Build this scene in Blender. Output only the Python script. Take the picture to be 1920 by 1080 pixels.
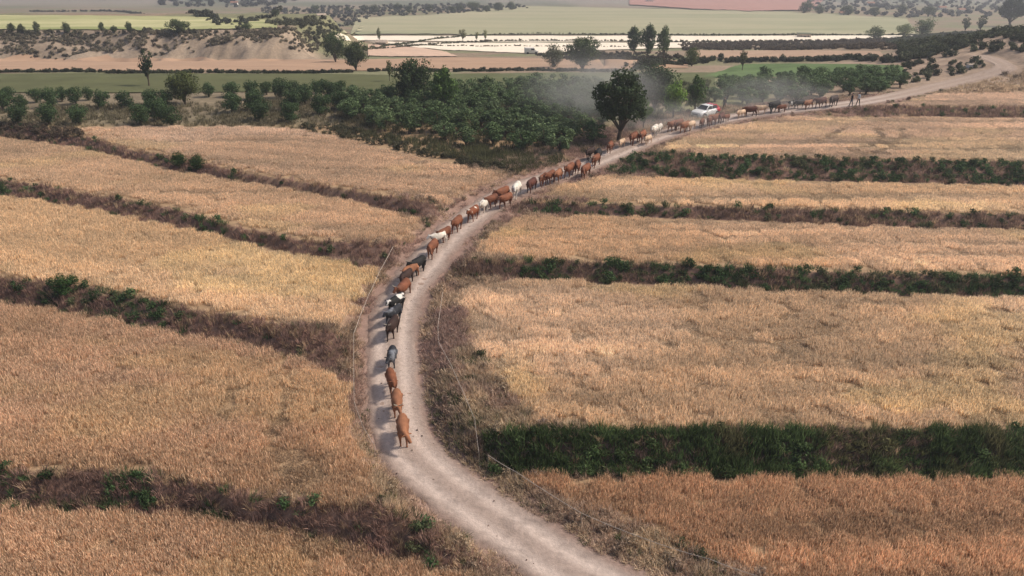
import bpy, bmesh, math, random
import numpy as np
from mathutils import Vector, Matrix
R = math.radians
random.seed(7); rng = np.random.default_rng(7)
for o in list(bpy.data.objects): bpy.data.objects.remove(o)
scene = bpy.context.scene
C = scene.collection

# ------------------------------------------------------------ camera, sky, sun, exposure
PITCH = R(24.7); CAMH = 27.0; FPX = 1500.0
cam_d = bpy.data.cameras.new('camera'); cam = bpy.data.objects.new('camera', cam_d); C.objects.link(cam)
cam.location = (0, 0, CAMH); cam.rotation_euler = (math.pi/2 - PITCH, 0, 0)
cam_d.sensor_width = 36; cam_d.lens = FPX/1920*36; cam_d.clip_start = 0.5; cam_d.clip_end = 9000
scene.camera = cam
SUN_EL, SUN_AZ = R(46), R(78)        # azimuth clockwise from +Y (the view direction): light from the right
w = bpy.data.worlds.new('World'); scene.world = w; w.use_nodes = True
nt = w.node_tree; bg = nt.nodes['Background']
sky = nt.nodes.new('ShaderNodeTexSky'); sky.sky_type = 'NISHITA'; sky.sun_disc = False
sky.sun_elevation = SUN_EL; sky.sun_rotation = SUN_AZ; sky.air_density = 1.0; sky.dust_density = 4.0; sky.ozone_density = 0.4
nt.links.new(sky.outputs[0], bg.inputs[0]); bg.inputs[1].default_value = 0.075
sd = bpy.data.lights.new('sun', 'SUN'); so = bpy.data.objects.new('sun', sd); C.objects.link(so)
sd.energy = 2.3; sd.angle = R(8); sd.color = (1.0, 0.9, 0.78)
sdir = Vector((math.sin(SUN_AZ)*math.cos(SUN_EL), math.cos(SUN_AZ)*math.cos(SUN_EL), math.sin(SUN_EL)))
so.rotation_euler = sdir.to_track_quat('Z', 'Y').to_euler(); so.location = (60, 30, 80)
vs = scene.view_settings; vs.view_transform = 'Standard'; vs.look = 'None'; vs.exposure = 0.83; vs.gamma = 1.0; vs.use_curve_mapping = False
scene.render.resolution_x = 1024; scene.render.resolution_y = 576
scene.cycles.max_bounces = 5; scene.cycles.transparent_max_bounces = 6; scene.cycles.volume_bounces = 0

# ------------------------------------------------------------ small maths
def ss(a, b, x):
    t = np.clip((np.asarray(x, float)-a)/(b-a+1e-9), 0, 1); return t*t*(3-2*t)
def _hash(ix, iy, seed):
    n = (ix.astype(np.int64)*374761393 + iy.astype(np.int64)*668265263 + seed*1442695041) & 0x7fffffff
    n = ((n ^ (n >> 13))*1274126177) & 0x7fffffff
    return ((n ^ (n >> 16)) & 0xffff)/65535.0
def vnoise(x, y, seed=0):
    x = np.asarray(x, float); y = np.asarray(y, float)
    ix = np.floor(x); iy = np.floor(y); fx = x-ix; fy = y-iy
    fx = fx*fx*(3-2*fx); fy = fy*fy*(3-2*fy)
    a = _hash(ix, iy, seed); b = _hash(ix+1, iy, seed); c = _hash(ix, iy+1, seed); d = _hash(ix+1, iy+1, seed)
    return (a*(1-fx)+b*fx)*(1-fy)+(c*(1-fx)+d*fx)*fy
def fbm(x, y, seed=0, octv=3):
    s = 0; amp = 1; tot = 0
    for k in range(octv):
        s = s+amp*vnoise(x*2**k, y*2**k, seed+k*17); tot += amp; amp *= .5
    return s/tot
cp, sp = math.cos(PITCH), math.sin(PITCH)
def rays(P):
    P = np.asarray(P, float); a = (P[:, 0]-960)/FPX; b = (540-P[:, 1])/FPX
    return np.stack([a, cp+b*sp, -sp+b*cp], 1)
def on_plane(P, z):
    d = rays(P); t = (np.asarray(z, float)-CAMH)/d[:, 2]
    return np.stack([d[:, 0]*t, d[:, 1]*t], 1)
def inside(poly, x, y):
    poly = np.asarray(poly); res = np.zeros(np.shape(x), bool); n = len(poly)
    for i in range(n):
        x0, y0 = poly[i]; x1, y1 = poly[(i+1) % n]
        if y0 == y1: continue
        res ^= ((y0 > y) != (y1 > y)) & (x < (x1-x0)*(y-y0)/(y1-y0)+x0)
    return res

# ------------------------------------------------------------ lie of the land: terraces, track, valley
LV_L = [0.0, 1.1, 2.05, 2.85, 3.6]
LV_R = [0.1, 1.45, 2.35, 3.05, 4.05, 4.6]
BANK_L = [  # (foot of bank, top of bank), from the nearest to the farthest
 ([(-300,955),(0,948),(150,955),(400,970),(540,1000),(700,1040),(850,1070)], [(-300,865),(0,880),(280,890),(430,924),(560,944),(700,950),(850,985)]),
 ([(-300,525),(0,567),(140,587),(300,621),(420,641),(540,667),(610,693),(700,705)], [(-300,485),(0,524),(150,538),(300,568),(450,600),(560,620),(700,632)]),
 ([(-300,330),(0,369),(100,381),(200,399),(360,432),(440,447),(560,477),(700,497),(780,500)], [(-300,302),(0,339),(100,354),(200,371),(300,387),(430,423),(550,449),(720,460),(800,462)]),
 ([(-300,225),(0,257),(60,263),(150,277),(250,301),(370,327),(500,347),(600,364),(700,387),(800,412),(860,420)], [(-300,205),(0,235),(100,247),(180,264),(250,283),(350,299),(450,324),(600,349),(750,374),(860,389)]),
]
BANK_R = [
 ([(860,880),(985,888),(1200,891),(1500,893),(1920,895),(2300,897)], [(860,806),(1000,811),(1400,811),(1920,812),(2300,813)]),
 ([(820,525),(960,522),(1100,527),(1400,542),(1600,549),(1920,558),(2300,569)], [(820,488),(960,490),(1100,492),(1300,501),(1600,513),(1920,519),(2300,527)]),
 ([(900,398),(985,400),(1200,407),(1400,414),(1600,424),(1920,432),(2300,441)], [(900,379),(985,380),(1200,386),(1500,394),(1920,404),(2300,413)]),
 ([(1050,324),(1140,326),(1300,333),(1500,338),(1920,348),(2300,356)], [(1050,287),(1200,290),(1400,296),(1700,302),(1920,306),(2300,312)]),
 ([(1400,213),(1500,214),(1650,217),(1920,221),(2300,226)], [(1400,204),(1500,204),(1650,202),(1920,202),(2300,205)]),
]
def xline(W):
    W = W[np.argsort(W[:, 0])]
    xs = np.concatenate([[W[0, 0]-400], W[:, 0], [W[-1, 0]+400]]); m0 = 0.0; m1 = 0.0
    ys = np.concatenate([[W[0, 1]-400*m0], W[:, 1], [W[-1, 1]+400*m1]])
    return xs, ys
def mk_banks(B, LV):
    out = []
    for k, (bot, top) in enumerate(B):
        out.append((xline(on_plane(bot, LV[k])), xline(on_plane(top, LV[k+1])), LV[k+1]-LV[k]))
    return out
BL = mk_banks(BANK_L, LV_L); BR = mk_banks(BANK_R, LV_R)
def bank_edges(b, x):
    yb = np.interp(x, *b[0]); yt = np.interp(x, *b[1]); wob = (fbm(x*.45, x*0+3.3, 5)-.5)*.5
    yb = yb+wob*.6; return yb, np.maximum(yt+wob, yb+.45)
def side_z(B, lv0, x, y):
    z = np.full(np.shape(x), lv0, float)
    for b in B:
        yb, yt = bank_edges(b, x); z = z+b[2]*ss(0, 1, (y-yb)/(yt-yb))
    return z
FY = [0, 100, 121, 142, 170, 205, 300, 480, 800, 1500, 2500, 9000]
FZ = [4, 3.8, 3.3, 2.0, -1, -5, -14, -26, -44, -48, 20, 60]
def far_z(x, y):
    z = np.interp(y, FY, FZ)
    rough = fbm(x*.12, y*.12, 3)-.5
    P = ss(203, 224, y+rough*10)*ss(-50, -61, x+rough*8)*(1-ss(268, 310, y))
    gul = (np.abs(fbm(x*.06, y*.05, 9)-.5)*9+np.abs(fbm(x*.2, y*.1, 10)-.5)*5)*ss(200, 210, y)*(1-ss(222, 230, y))*ss(-45, -60, x)
    z = z*(1-P)+P*(-0.2)-gul*.7
    z = z+8.0*np.exp(-((x-112)/34)**2-((y-152)/34)**2)+3.0*np.exp(-((x-95)/30)**2-((y-205)/40)**2)
    z = z+1.8*np.exp(-((x-22)/9)**2-((y-172)/6)**2)+1.8*np.exp(-((x-46)/18)**2-((y-192)/6)**2)
    hill = ss(700, 1300, y)*60*fbm(x*.0016+4, y*.0016, 21)*ss(-200, 500, np.abs(x-150))
    return z+hill+rough*.6*ss(105, 160, y)
def H0(x, y, side):
    x = np.asarray(x, float); y = np.asarray(y, float)
    zl = side_z(BL, LV_L[0], x, y); zr = side_z(BR, LV_R[0], x, y); f = far_z(x, y)
    wl = ss(97, 122, y); wr = ss(108, 132, y)
    zl = zl*(1-wl)+f*wl; zr = zr*(1-wr)+f*wr
    return zl*(1-side)+zr*side
ROADPX = [(1330,1200,0),(1080,1075,0),(985,1012,.02),(890,950,.06),(830,905,.1),(790,870,.14),(763,835,.2),(745,780,.35),(738,700,.62),(737,620,1.0),(752,560,1.35),(795,500,1.8),(827,460,2.1),(868,420,2.4),(925,380,2.7),(988,348,3.0),(1080,318,3.3),(1150,290,3.5),(1210,265,3.7),(1270,245,3.85),(1345,227,4.05),(1430,212,4.2),(1520,203,4.35),(1610,193,4.5)]
rp = np.array(ROADPX, float)
RW = np.column_stack([on_plane(rp[:, :2], rp[:, 2]), rp[:, 2]])
def march(P, hf):
    d = rays(P); n = len(d); t = np.full(n, 20.0); done = np.zeros(n, bool); lo = t.copy(); hi = t.copy()
    for k in range(2000):
        p = d*t[:, None]; under = (CAMH+p[:, 2]) < hf(p[:, 0], p[:, 1])
        new = under & ~done; hi[new] = t[new]; done |= under
        if done.all(): break
        lo[~done] = t[~done]; t[~done] += 0.25+t[~done]*.004
        if t.max() > 6000: break
    hi[~done] = t[~done]
    for k in range(22):
        m = (lo+hi)/2; p = d*m[:, None]; under = (CAMH+p[:, 2]) < hf(p[:, 0], p[:, 1])
        hi = np.where(under, m, hi); lo = np.where(under, lo, m)
    p = d*hi[:, None]; return p[:, 0], p[:, 1]
ext = [(1690,178),(1745,165),(1800,152),(1850,140),(1884,127),(1868,114),(1835,104)]
ex, ey = march(ext, lambda x, y: H0(x, y, 1.0)); ez = H0(ex, ey, 1.0)
RW = np.vstack([RW, np.column_stack([ex, ey, ez])])
def resample(P, step):
    # Catmull-Rom through the points, then even spacing
    Q = np.vstack([2*P[0]-P[1], P, 2*P[-1]-P[-2]]); out = []
    for i in range(1, len(Q)-2):
        for t in np.linspace(0, 1, 24, endpoint=False):
            p0, p1, p2, p3 = Q[i-1], Q[i], Q[i+1], Q[i+2]
            out.append(.5*((2*p1)+(-p0+p2)*t+(2*p0-5*p1+4*p2-p3)*t*t+(-p0+3*p1-3*p2+p3)*t**3))
    out = np.array(out+[P[-1]]); s = np.concatenate([[0], np.cumsum(np.linalg.norm(np.diff(out[:, :2], axis=0), axis=1))])
    S = np.arange(0, s[-1], step); return np.column_stack([np.interp(S, s, out[:, k]) for k in range(3)])
ROAD = resample(RW, 0.8)
RT = np.gradient(ROAD[:, :2], axis=0); RT /= np.linalg.norm(RT, axis=1)[:, None]
def road_q(x, y):
    """signed distance to the track (right of it positive) and the track's height there"""
    x = np.asarray(x, float); y = np.asarray(y, float); shp = x.shape; x = x.ravel(); y = y.ravel()
    S = np.empty(len(x)); Z = np.empty(len(x))
    for a in range(0, len(x), 20000):
        X = x[a:a+20000, None]; Y = y[a:a+20000, None]
        i = np.argmin((X-ROAD[None, :, 0])**2+(Y-ROAD[None, :, 1])**2, 1)
        dx = X[:, 0]-ROAD[i, 0]; dy = Y[:, 0]-ROAD[i, 1]
        cr = dx*RT[i, 1]-dy*RT[i, 0]; dist = np.hypot(dx, dy)
        al = dx*RT[i, 0]+dy*RT[i, 1]
        mid = (i > 0) & (i < len(ROAD)-1)
        S[a:a+20000] = np.where(mid, cr, np.where(cr >= 0, 1, -1)*dist)
        Z[a:a+20000] = ROAD[i, 2]+np.clip(al, -.5, .5)*0
    return S.reshape(shp), Z.reshape(shp)
def H(x, y):
    x = np.asarray(x, float); y = np.asarray(y, float)
    s = np.full(x.shape, 99.0); zr = np.zeros(x.shape); near = (y < 165) & (y > 5) & (np.abs(x) < 120)
    if near.any(): s[near], zr[near] = road_q(x[near], y[near])
    side = np.where(near, ss(-1.5, 1.5, s), 1.0*(x > 0))
    z = H0(x, y, side); z = z+(fbm(x*.5, y*.5, 40, 3)-.5)*.16
    a = np.abs(s); k = ss(1.7, 4.2, a)
    return zr*(1-k)+z*k

# ------------------------------------------------------------ node helpers
def new_mat(name, rough=.9, spec=.2):
    m = bpy.data.materials.new(name); m.use_nodes = True; b = m.node_tree.nodes['Principled BSDF']
    b.inputs['Roughness'].default_value = rough; b.inputs['Specular IOR Level'].default_value = spec
    return m, m.node_tree, b
def plain(name, col, rough=.6, spec=.3, metal=0.0, var=.12, scale=6.0):
    m, t, b = new_mat(name, rough, spec); b.inputs['Metallic'].default_value = metal
    n = t.nodes.new('ShaderNodeTexNoise'); n.inputs['Scale'].default_value = scale; n.inputs['Detail'].default_value = 4
    co = t.nodes.new('ShaderNodeTexCoord'); t.links.new(co.outputs['Object'], n.inputs['Vector'])
    r = t.nodes.new('ShaderNodeValToRGB'); r.color_ramp.elements[0].position = .3; r.color_ramp.elements[1].position = .7
    r.color_ramp.elements[0].color = tuple(c*(1-var) for c in col)+(1,); r.color_ramp.elements[1].color = tuple(min(1, c*(1+var)) for c in col)+(1,)
    t.links.new(n.outputs[0], r.inputs[0]); t.links.new(r.outputs[0], b.inputs['Base Color']); return m
def link(o, parent=None):
    C.objects.link(o)
    if parent: o.parent = parent
    return o
def tag(o, label=None, cat=None, group=None, kind=None):
    if label: o['label'] = label
    if cat: o['category'] = cat
    if group: o['group'] = group
    if kind: o['kind'] = kind
    return o
def mesh_np(name, V, F, smooth=False):
    me = bpy.data.meshes.new(name); V = np.asarray(V, np.float32); F = np.asarray(F, np.int32)
    me.vertices.add(len(V)); me.vertices.foreach_set('co', V.ravel())
    k = F.shape[1]; me.loops.add(F.size); me.loops.foreach_set('vertex_index', F.ravel())
    me.polygons.add(len(F)); me.polygons.foreach_set('loop_start', np.arange(0, F.size, k, dtype=np.int32)); 
    if smooth: me.polygons.foreach_set('use_smooth', np.ones(len(F), bool))
    me.update(calc_edges=True); me.validate(); return me
def grid_faces(ny, nx):
    i = np.arange(ny*nx).reshape(ny, nx)
    return np.stack([i[:-1, :-1], i[:-1, 1:], i[1:, 1:], i[1:, :-1]], -1).reshape(-1, 4)
def set_col(me, col, name='col'):
    a = me.color_attributes.new(name, 'FLOAT_COLOR', 'POINT'); d = np.ones((len(me.vertices), 4), np.float32); d[:, :3] = col
    a.data.foreach_set('color', d.ravel())

# ------------------------------------------------------------ ground
def axis(lo, dlo, dhi, hi, step, g):
    mid = np.arange(dlo, dhi+step*.5, step); a = [dhi]; s = step
    while a[-1] < hi: s *= g; a.append(a[-1]+s)
    b = [dlo]; s = step
    while b[-1] > lo: s *= g; b.append(b[-1]-s)
    return np.concatenate([b[1:][::-1], mid, a[1:]])
gx = axis(-3000, -78, 88, 3000, .42, 1.05); gy = axis(-20, 18, 126, 3500, .36, 1.022)
GX, GY = np.meshgrid(gx, gy); GZ = H(GX, GY)
gme = mesh_np('ground', np.stack([GX, GY, GZ], -1).reshape(-1, 3), grid_faces(len(gy), len(gx)), True)
def gz_at(x, y):
    ix = np.clip(np.searchsorted(gx, x)-1, 0, len(gx)-2); iy = np.clip(np.searchsorted(gy, y)-1, 0, len(gy)-2)
    fx = (x-gx[ix])/(gx[ix+1]-gx[ix]); fy = (y-gy[iy])/(gy[iy+1]-gy[iy])
    return (GZ[iy, ix]*(1-fx)+GZ[iy, ix+1]*fx)*(1-fy)+(GZ[iy+1, ix]*(1-fx)+GZ[iy+1, ix+1]*fx)*fy
def at(P, lift=0.0):
    x, y = march(P, lambda a, b: gz_at(a, b)+lift); return np.column_stack([x, y, gz_at(x, y)+lift])
def colmix(a, b, t): return a*(1-t[..., None])+b*t[..., None]
def bank_t(B, x, y, pad=.35):
    """how much a point lies on a terrace bank, and which"""
    m = np.zeros(np.shape(x)); k_ = np.full(np.shape(x), -1)
    for k, b in enumerate(B):
        yb, yt = bank_edges(b, x); t = ss(yb-pad, yb+.1, y)*(1-ss(yt-.1, yt+pad, y))
        k_ = np.where(t > m, k, k_); m = np.maximum(m, t)
    return m, k_
def ground_col(x, y):
    s, _ = road_q(x, y); n = fbm(x*.35, y*.35, 61); n2 = fbm(x*.06, y*.06, 62)
    straw = np.array([.33, .225, .135]); red = np.array([.17, .105, .08]); dust = np.array([.33, .245, .2])
    valley = np.array([.245, .185, .13]); green = np.array([.19, .185, .105])
    c = np.broadcast_to(straw, x.shape+(3,)).copy()*(.8+.4*n[..., None])
    ml, _ = bank_t(BL, x, y); mr, _ = bank_t(BR, x, y); m = np.where(s > 0, mr, ml)*(y < 112)
    c = colmix(c, red*(.7+.6*n[..., None]), m)
    vg = (1-ss(2.6, 4.6, np.abs(s)+n*.8)); c = colmix(c, np.array([.27, .18, .145])*(.7+.6*n[..., None]), vg)
    c = colmix(c, dust, (1-ss(1.4, 2.3, np.abs(s)+n*.7)))
    far = ss(97, 104, y)*np.where(s > 0, ss(112, 124, y), 1.0)
    scrub = colmix(valley*(.8+.4*n[..., None]), green, ss(.45, .62, n2))
    c = colmix(c, scrub, far)
    hr = ss(36, 48, x)*(1-ss(160, 185, y))*far; c = colmix(c, np.array([.30, .22, .16])*(.55+.9*fbm(x*.05, y*.5, 66)[..., None]), hr)
    fl = ss(98, 102, y)*(1-ss(124, 130, y))*(x < 12); c = colmix(c, np.array([.185, .15, .1])*(.6+.8*n[..., None]), fl*.9)
    ero = ss(198, 206, y)*(1-ss(226, 232, y))*ss(-44, -56, x); er = np.array([.29, .225, .165])
    c = colmix(c, er*(.45+1.0*fbm(x*.16, y*.3, 77, 4)[..., None]), ero)
    hill = ss(620, 800, y); hc = colmix(np.broadcast_to(np.array([.27, .24, .2]), x.shape+(3,)), np.array([.16, .17, .13])+0*x[..., None], ss(.4, .6, fbm(x*.012, y*.012, 5)))
    return colmix(c, hc, hill)
set_col(gme, ground_col(GX, GY).reshape(-1, 3))
def col_mat(name, var=.35, scale=1.5, bump=.5, attr='col'):
    m, t, b = new_mat(name, .95, .1)
    a = t.nodes.new('ShaderNodeAttribute'); a.attribute_name = attr
    g = t.nodes.new('ShaderNodeNewGeometry'); n = t.nodes.new('ShaderNodeTexNoise'); n.inputs['Scale'].default_value = scale; n.inputs['Detail'].default_value = 6; n.inputs['Roughness'].default_value = .7
    t.links.new(g.outputs['Position'], n.inputs['Vector'])
    mr = t.nodes.new('ShaderNodeMapRange'); mr.inputs[1].default_value = .25; mr.inputs[2].default_value = .75; mr.inputs[3].default_value = 1-var; mr.inputs[4].default_value = 1+var
    t.links.new(n.outputs[0], mr.inputs[0])
    mx = t.nodes.new('ShaderNodeVectorMath'); mx.operation = 'SCALE'; t.links.new(a.outputs['Color'], mx.inputs[0]); t.links.new(mr.outputs[0], mx.inputs['Scale'])
    t.links.new(mx.outputs[0], b.inputs['Base Color'])
    bp = t.nodes.new('ShaderNodeBump'); bp.inputs['Strength'].default_value = bump; bp.inputs['Distance'].default_value = .15
    t.links.new(n.outputs[0], bp.inputs['Height']); t.links.new(bp.outputs[0], b.inputs['Normal']); return m
M_ground = col_mat('ground_soil')
ground = link(bpy.data.objects.new('ground', gme)); gme.materials.append(M_ground); tag(ground, 'terraced dry earth falling to a wide farmed valley', 'ground', kind='structure')

# ------------------------------------------------------------ dirt track
def strip(name, line, tang, offs, lift, wob):
    n = len(line); V = []; col = []
    for j, o_ in enumerate(offs):
        edge = abs(j-(len(offs)-1)/2)/((len(offs)-1)/2)
        w_ = o_+(0 if edge < .95 else wob*np.sign(o_)*(fbm(np.arange(n)*.35, np.full(n, j*9.0), 8)-.5)*2)
        x = line[:, 0]+tang[:, 1]*w_; y = line[:, 1]-tang[:, 0]*w_
        V.append(np.stack([x, y], 1))
    return np.stack(V, 1)
offs = np.linspace(-1.75, 1.75, 15)
RD = resample(RW, .4); TD = np.gradient(RD[:, :2], axis=0); TD /= np.linalg.norm(TD, axis=1)[:, None]
XY = strip('track', RD, TD, offs, 0, .35); zz = H(XY[..., 0], XY[..., 1])
na = np.arange(len(RD))[:, None]*.4
rut = -.05*(np.exp(-((offs-.8)/.3)**2)+np.exp(-((offs+.8)/.3)**2))[None, :]*(.5+fbm(na*.2+0*offs, offs[None, :]*2+0*na, 12))
edge_dip = -.06*(np.abs(offs)[None, :] > 1.7)
zz = zz+.075+rut+edge_dip+(fbm(XY[..., 0]*1.6, XY[..., 1]*1.6, 14)-.5)*.05
rme = mesh_np('dirt_track', np.dstack([XY, zz]).reshape(-1, 3), grid_faces(len(RD), len(offs))[:, ::-1], True)
oo = np.broadcast_to(offs[None, :], zz.shape); nn = fbm(XY[..., 0]*.8, XY[..., 1]*.8, 15); n3 = fbm(XY[..., 0]*.15, XY[..., 1]*.15, 16)
tr = np.exp(-((oo-.75+.2*(n3-.5))/.36)**2)+np.exp(-((oo+.75+.2*(n3-.5))/.36)**2)
base = np.array([.325, .252, .212]); pale = np.array([.50, .405, .35]); edgec = np.array([.235, .165, .135])
rc = colmix(np.broadcast_to(base, zz.shape+(3,)), pale, np.clip(tr*(.75+.5*nn), 0, 1)); rc = colmix(rc, edgec*(.8+.4*nn[..., None]), ss(1.25, 1.75, np.abs(oo)+.5*(nn-.5)))
hp = ss(.56, .7, fbm(XY[..., 0]*3.1, XY[..., 1]*3.1, 18))*ss(.35, .6, fbm(XY[..., 0]*.3, XY[..., 1]*.3, 19)); rc = rc*(1-.22*hp[..., None])
fade = ss(42, 62, XY[..., 0]); rc = colmix(rc, np.array([.31, .235, .185]), fade*.8)
set_col(rme, rc.reshape(-1, 3))
track = link(bpy.data.objects.new('dirt_track', rme)); rme.materials.append(col_mat('track_dust', .2, 4.0, .5)); tag(track, 'pale dusty farm track winding down between the terraces', 'track', kind='structure')

# ------------------------------------------------------------ scattered plants: prototypes instanced with geometry nodes
def plant_mat(name, var=.55, trans=.4):
    m, t, b = new_mat(name, .8, .15)
    a = t.nodes.new('ShaderNodeAttribute'); a.attribute_name = 'tint'; a.attribute_type = 'INSTANCER'
    g = t.nodes.new('ShaderNodeNewGeometry'); mr = t.nodes.new('ShaderNodeMapRange'); mr.inputs[3].default_value = 1-var; mr.inputs[4].default_value = 1+var
    t.links.new(g.outputs['Random Per Island'], mr.inputs[0])
    mx = t.nodes.new('ShaderNodeVectorMath'); mx.operation = 'SCALE'; t.links.new(a.outputs['Color'], mx.inputs[0]); t.links.new(mr.outputs[0], mx.inputs['Scale'])
    t.links.new(mx.outputs[0], b.inputs['Base Color'])
    if trans:
        tl = t.nodes.new('ShaderNodeBsdfTranslucent'); t.links.new(mx.outputs[0], tl.inputs[0]); ms = t.nodes.new('ShaderNodeMixShader'); ms.inputs[0].default_value = trans
        t.links.new(b.outputs[0], ms.inputs[1]); t.links.new(tl.outputs[0], ms.inputs[2]); t.links.new(ms.outputs[0], t.nodes['Material Output'].inputs[0])
    return m
M_plant = plant_mat('plant_tinted')
def blades(n, rad, h, wid, lean, seed, square=False, ear=False):
    r = np.random.default_rng(seed)
    if square: px = r.uniform(-rad, rad, n); py = r.uniform(-rad, rad, n)
    else:
        q = rad*np.sqrt(r.uniform(0, 1, n)); a = r.uniform(0, 2*np.pi, n); px = q*np.cos(a); py = q*np.sin(a)
    a = r.uniform(0, 2*np.pi, n); hh = h*r.uniform(.65, 1.1, n); L = lean*hh*r.uniform(.2, 1, n); d = np.arctan2(py, px)+r.normal(0, .9, n) if not square else r.uniform(0, 2*np.pi, n)
    tx = px+np.cos(d)*L; ty = py+np.sin(d)*L; wx = np.cos(a)*wid*.5; wy = np.sin(a)*wid*.5; z0 = np.full(n, -.08)
    mid = .72 if ear else .45; mx = px+(tx-px)*mid*.8; my = py+(ty-py)*mid*.8; s0 = .35 if ear else .9; s1 = 1.25 if ear else 1.0
    V = np.stack([np.stack([px-wx*s0, py-wy*s0, z0], 1), np.stack([px+wx*s0, py+wy*s0, z0], 1), np.stack([mx+wx*s1, my+wy*s1, hh*mid], 1), np.stack([tx, ty, hh], 1), np.stack([mx-wx*s1, my-wy*s1, hh*mid], 1)], 1).reshape(-1, 3)
    i = np.arange(n)[:, None]*5
    F = np.concatenate([np.hstack([i, i+1, i+2]), np.hstack([i, i+2, i+4]), np.hstack([i+4, i+2, i+3])])
    return V, F
def leafball(n, rx, rz, leaf, seed, clumps=7, zc=None):
    r = np.random.default_rng(seed); zc = rz*.8 if zc is None else zc
    cc = r.normal(size=(clumps, 3)); cc /= np.linalg.norm(cc, axis=1)[:, None]; cc *= r.uniform(.3, .72, (clumps, 1)); cr = r.uniform(.34, .55, clumps)
    k = r.integers(0, clumps, n); v = r.normal(size=(n, 3)); v /= np.linalg.norm(v, axis=1)[:, None]
    p = cc[k]+v*(cr[k]*r.uniform(.72, 1.06, n))[:, None]; p = p*np.array([rx, rx, rz])+np.array([0, 0, zc])
    nrm = v+r.normal(0, .45, (n, 3)); nrm /= np.linalg.norm(nrm, axis=1)[:, None]
    t1 = np.cross(nrm, r.normal(size=(n, 3))); t1 /= np.linalg.norm(t1, axis=1)[:, None]; t2 = np.cross(nrm, t1)
    l = leaf*r.uniform(.6, 1.3, n)[:, None]
    V = np.stack([p-t1*l, p-t2*l*.55, p+t1*l, p+t2*l*.55], 1).reshape(-1, 3); i = np.arange(n)[:, None]*4
    return V, np.hstack([i, i+1, i+2, i+3])
PC = {}
def proto(kind, items):
    col = bpy.data.collections.new('plants_'+kind)
    for j, (V, F) in enumerate(items):
        me = mesh_np(kind, V, F); me.materials.append(M_plant); o = bpy.data.objects.new('%s_plant_%02d' % (kind, j), me); col.objects.link(o)
    PC[kind] = (col, len(items))
proto('wheat', [blades(360, .6, .62, .024, .3, 100+k, True, True) for k in range(6)])
proto('dry', [blades(34, .26, .5, .03, .75, 200+k) for k in range(4)])
proto('grass', [blades(46, .3, .62, .036, .7, 300+k) for k in range(4)])
proto('shrub', [leafball(170, .42, .36, .075, 400+k) for k in range(4)])
proto('scrub', [leafball(260, 1.0, .8, .2, 500+k) for k in range(4)])
proto('stone', [leafball(10, .1, .06, .09, 600+k, 2) for k in range(2)])
def gn_tree(kind):
    col, n = PC[kind]; g = bpy.data.node_groups.new('scatter_'+kind, 'GeometryNodeTree')
    g.interface.new_socket('Geometry', in_out='INPUT', socket_type='NodeSocketGeometry'); g.interface.new_socket('Geometry', in_out='OUTPUT', socket_type='NodeSocketGeometry')
    N = g.nodes; i = N.new('NodeGroupInput'); o = N.new('NodeGroupOutput'); ip = N.new('GeometryNodeInstanceOnPoints'); ci = N.new('GeometryNodeCollectionInfo')
    ci.inputs['Collection'].default_value = col; ci.inputs['Separate Children'].default_value = True; ci.inputs['Reset Children'].default_value = True
    def na(name, ty):
        a = N.new('GeometryNodeInputNamedAttribute'); a.data_type = ty; a.inputs['Name'].default_value = name; return a.outputs[0]
    g.links.new(i.outputs[0], ip.inputs['Points']); g.links.new(ci.outputs[0], ip.inputs['Instance']); ip.inputs['Pick Instance'].default_value = True
    g.links.new(na('idx', 'INT'), ip.inputs['Instance Index']); g.links.new(na('rot', 'FLOAT_VECTOR'), ip.inputs['Rotation']); g.links.new(na('scl', 'FLOAT_VECTOR'), ip.inputs['Scale'])
    g.links.new(ip.outputs[0], o.inputs[0]); return g
GN = {}
def scatter(name, kind, P, scl, tint, label, cat, tilt=0.0):
    P = np.asarray(P, np.float32); n = len(P)
    if n == 0: return None
    me = bpy.data.meshes.new(name); me.vertices.add(n); me.vertices.foreach_set('co', P.ravel())
    a = me.attributes.new('idx', 'INT', 'POINT'); a.data.foreach_set('value', rng.integers(0, PC[kind][1], n).astype(np.int32))
    r = np.zeros((n, 3), np.float32); r[:, 2] = rng.uniform(0, 6.283, n); r[:, :2] = rng.normal(0, tilt+1e-6, (n, 2))
    a = me.attributes.new('rot', 'FLOAT_VECTOR', 'POINT'); a.data.foreach_set('vector', r.ravel())
    s = np.asarray(scl, np.float32); s = np.repeat(s[:, None], 3, 1) if s.ndim == 1 else s
    a = me.attributes.new('scl', 'FLOAT_VECTOR', 'POINT'); a.data.foreach_set('vector', np.ascontiguousarray(s).ravel())
    t = np.ones((n, 4), np.float32); t[:, :3] = np.clip(tint, .002, 1)
    a = me.attributes.new('tint', 'FLOAT_COLOR', 'POINT'); a.data.foreach_set('color', t.ravel())
    o = link(bpy.data.objects.new(name, me)); m = o.modifiers.new('scatter', 'NODES')
    if kind not in GN: GN[kind] = gn_tree(kind)
    m.node_group = GN[kind]; me.materials.append(M_plant); tag(o, label, cat, kind='stuff'); return o
def jgrid(poly, step):
    poly = np.asarray(poly); x0, y0 = poly.min(0); x1, y1 = poly.max(0)
    X, Y = np.meshgrid(np.arange(x0, x1, step), np.arange(y0, y1, step)); X = X.ravel(); Y = Y.ravel()
    X = X+rng.uniform(-.5, .5, len(X))*step; Y = Y+rng.uniform(-.5, .5, len(Y))*step
    k = inside(poly, X, Y); return X[k], Y[k]

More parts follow.
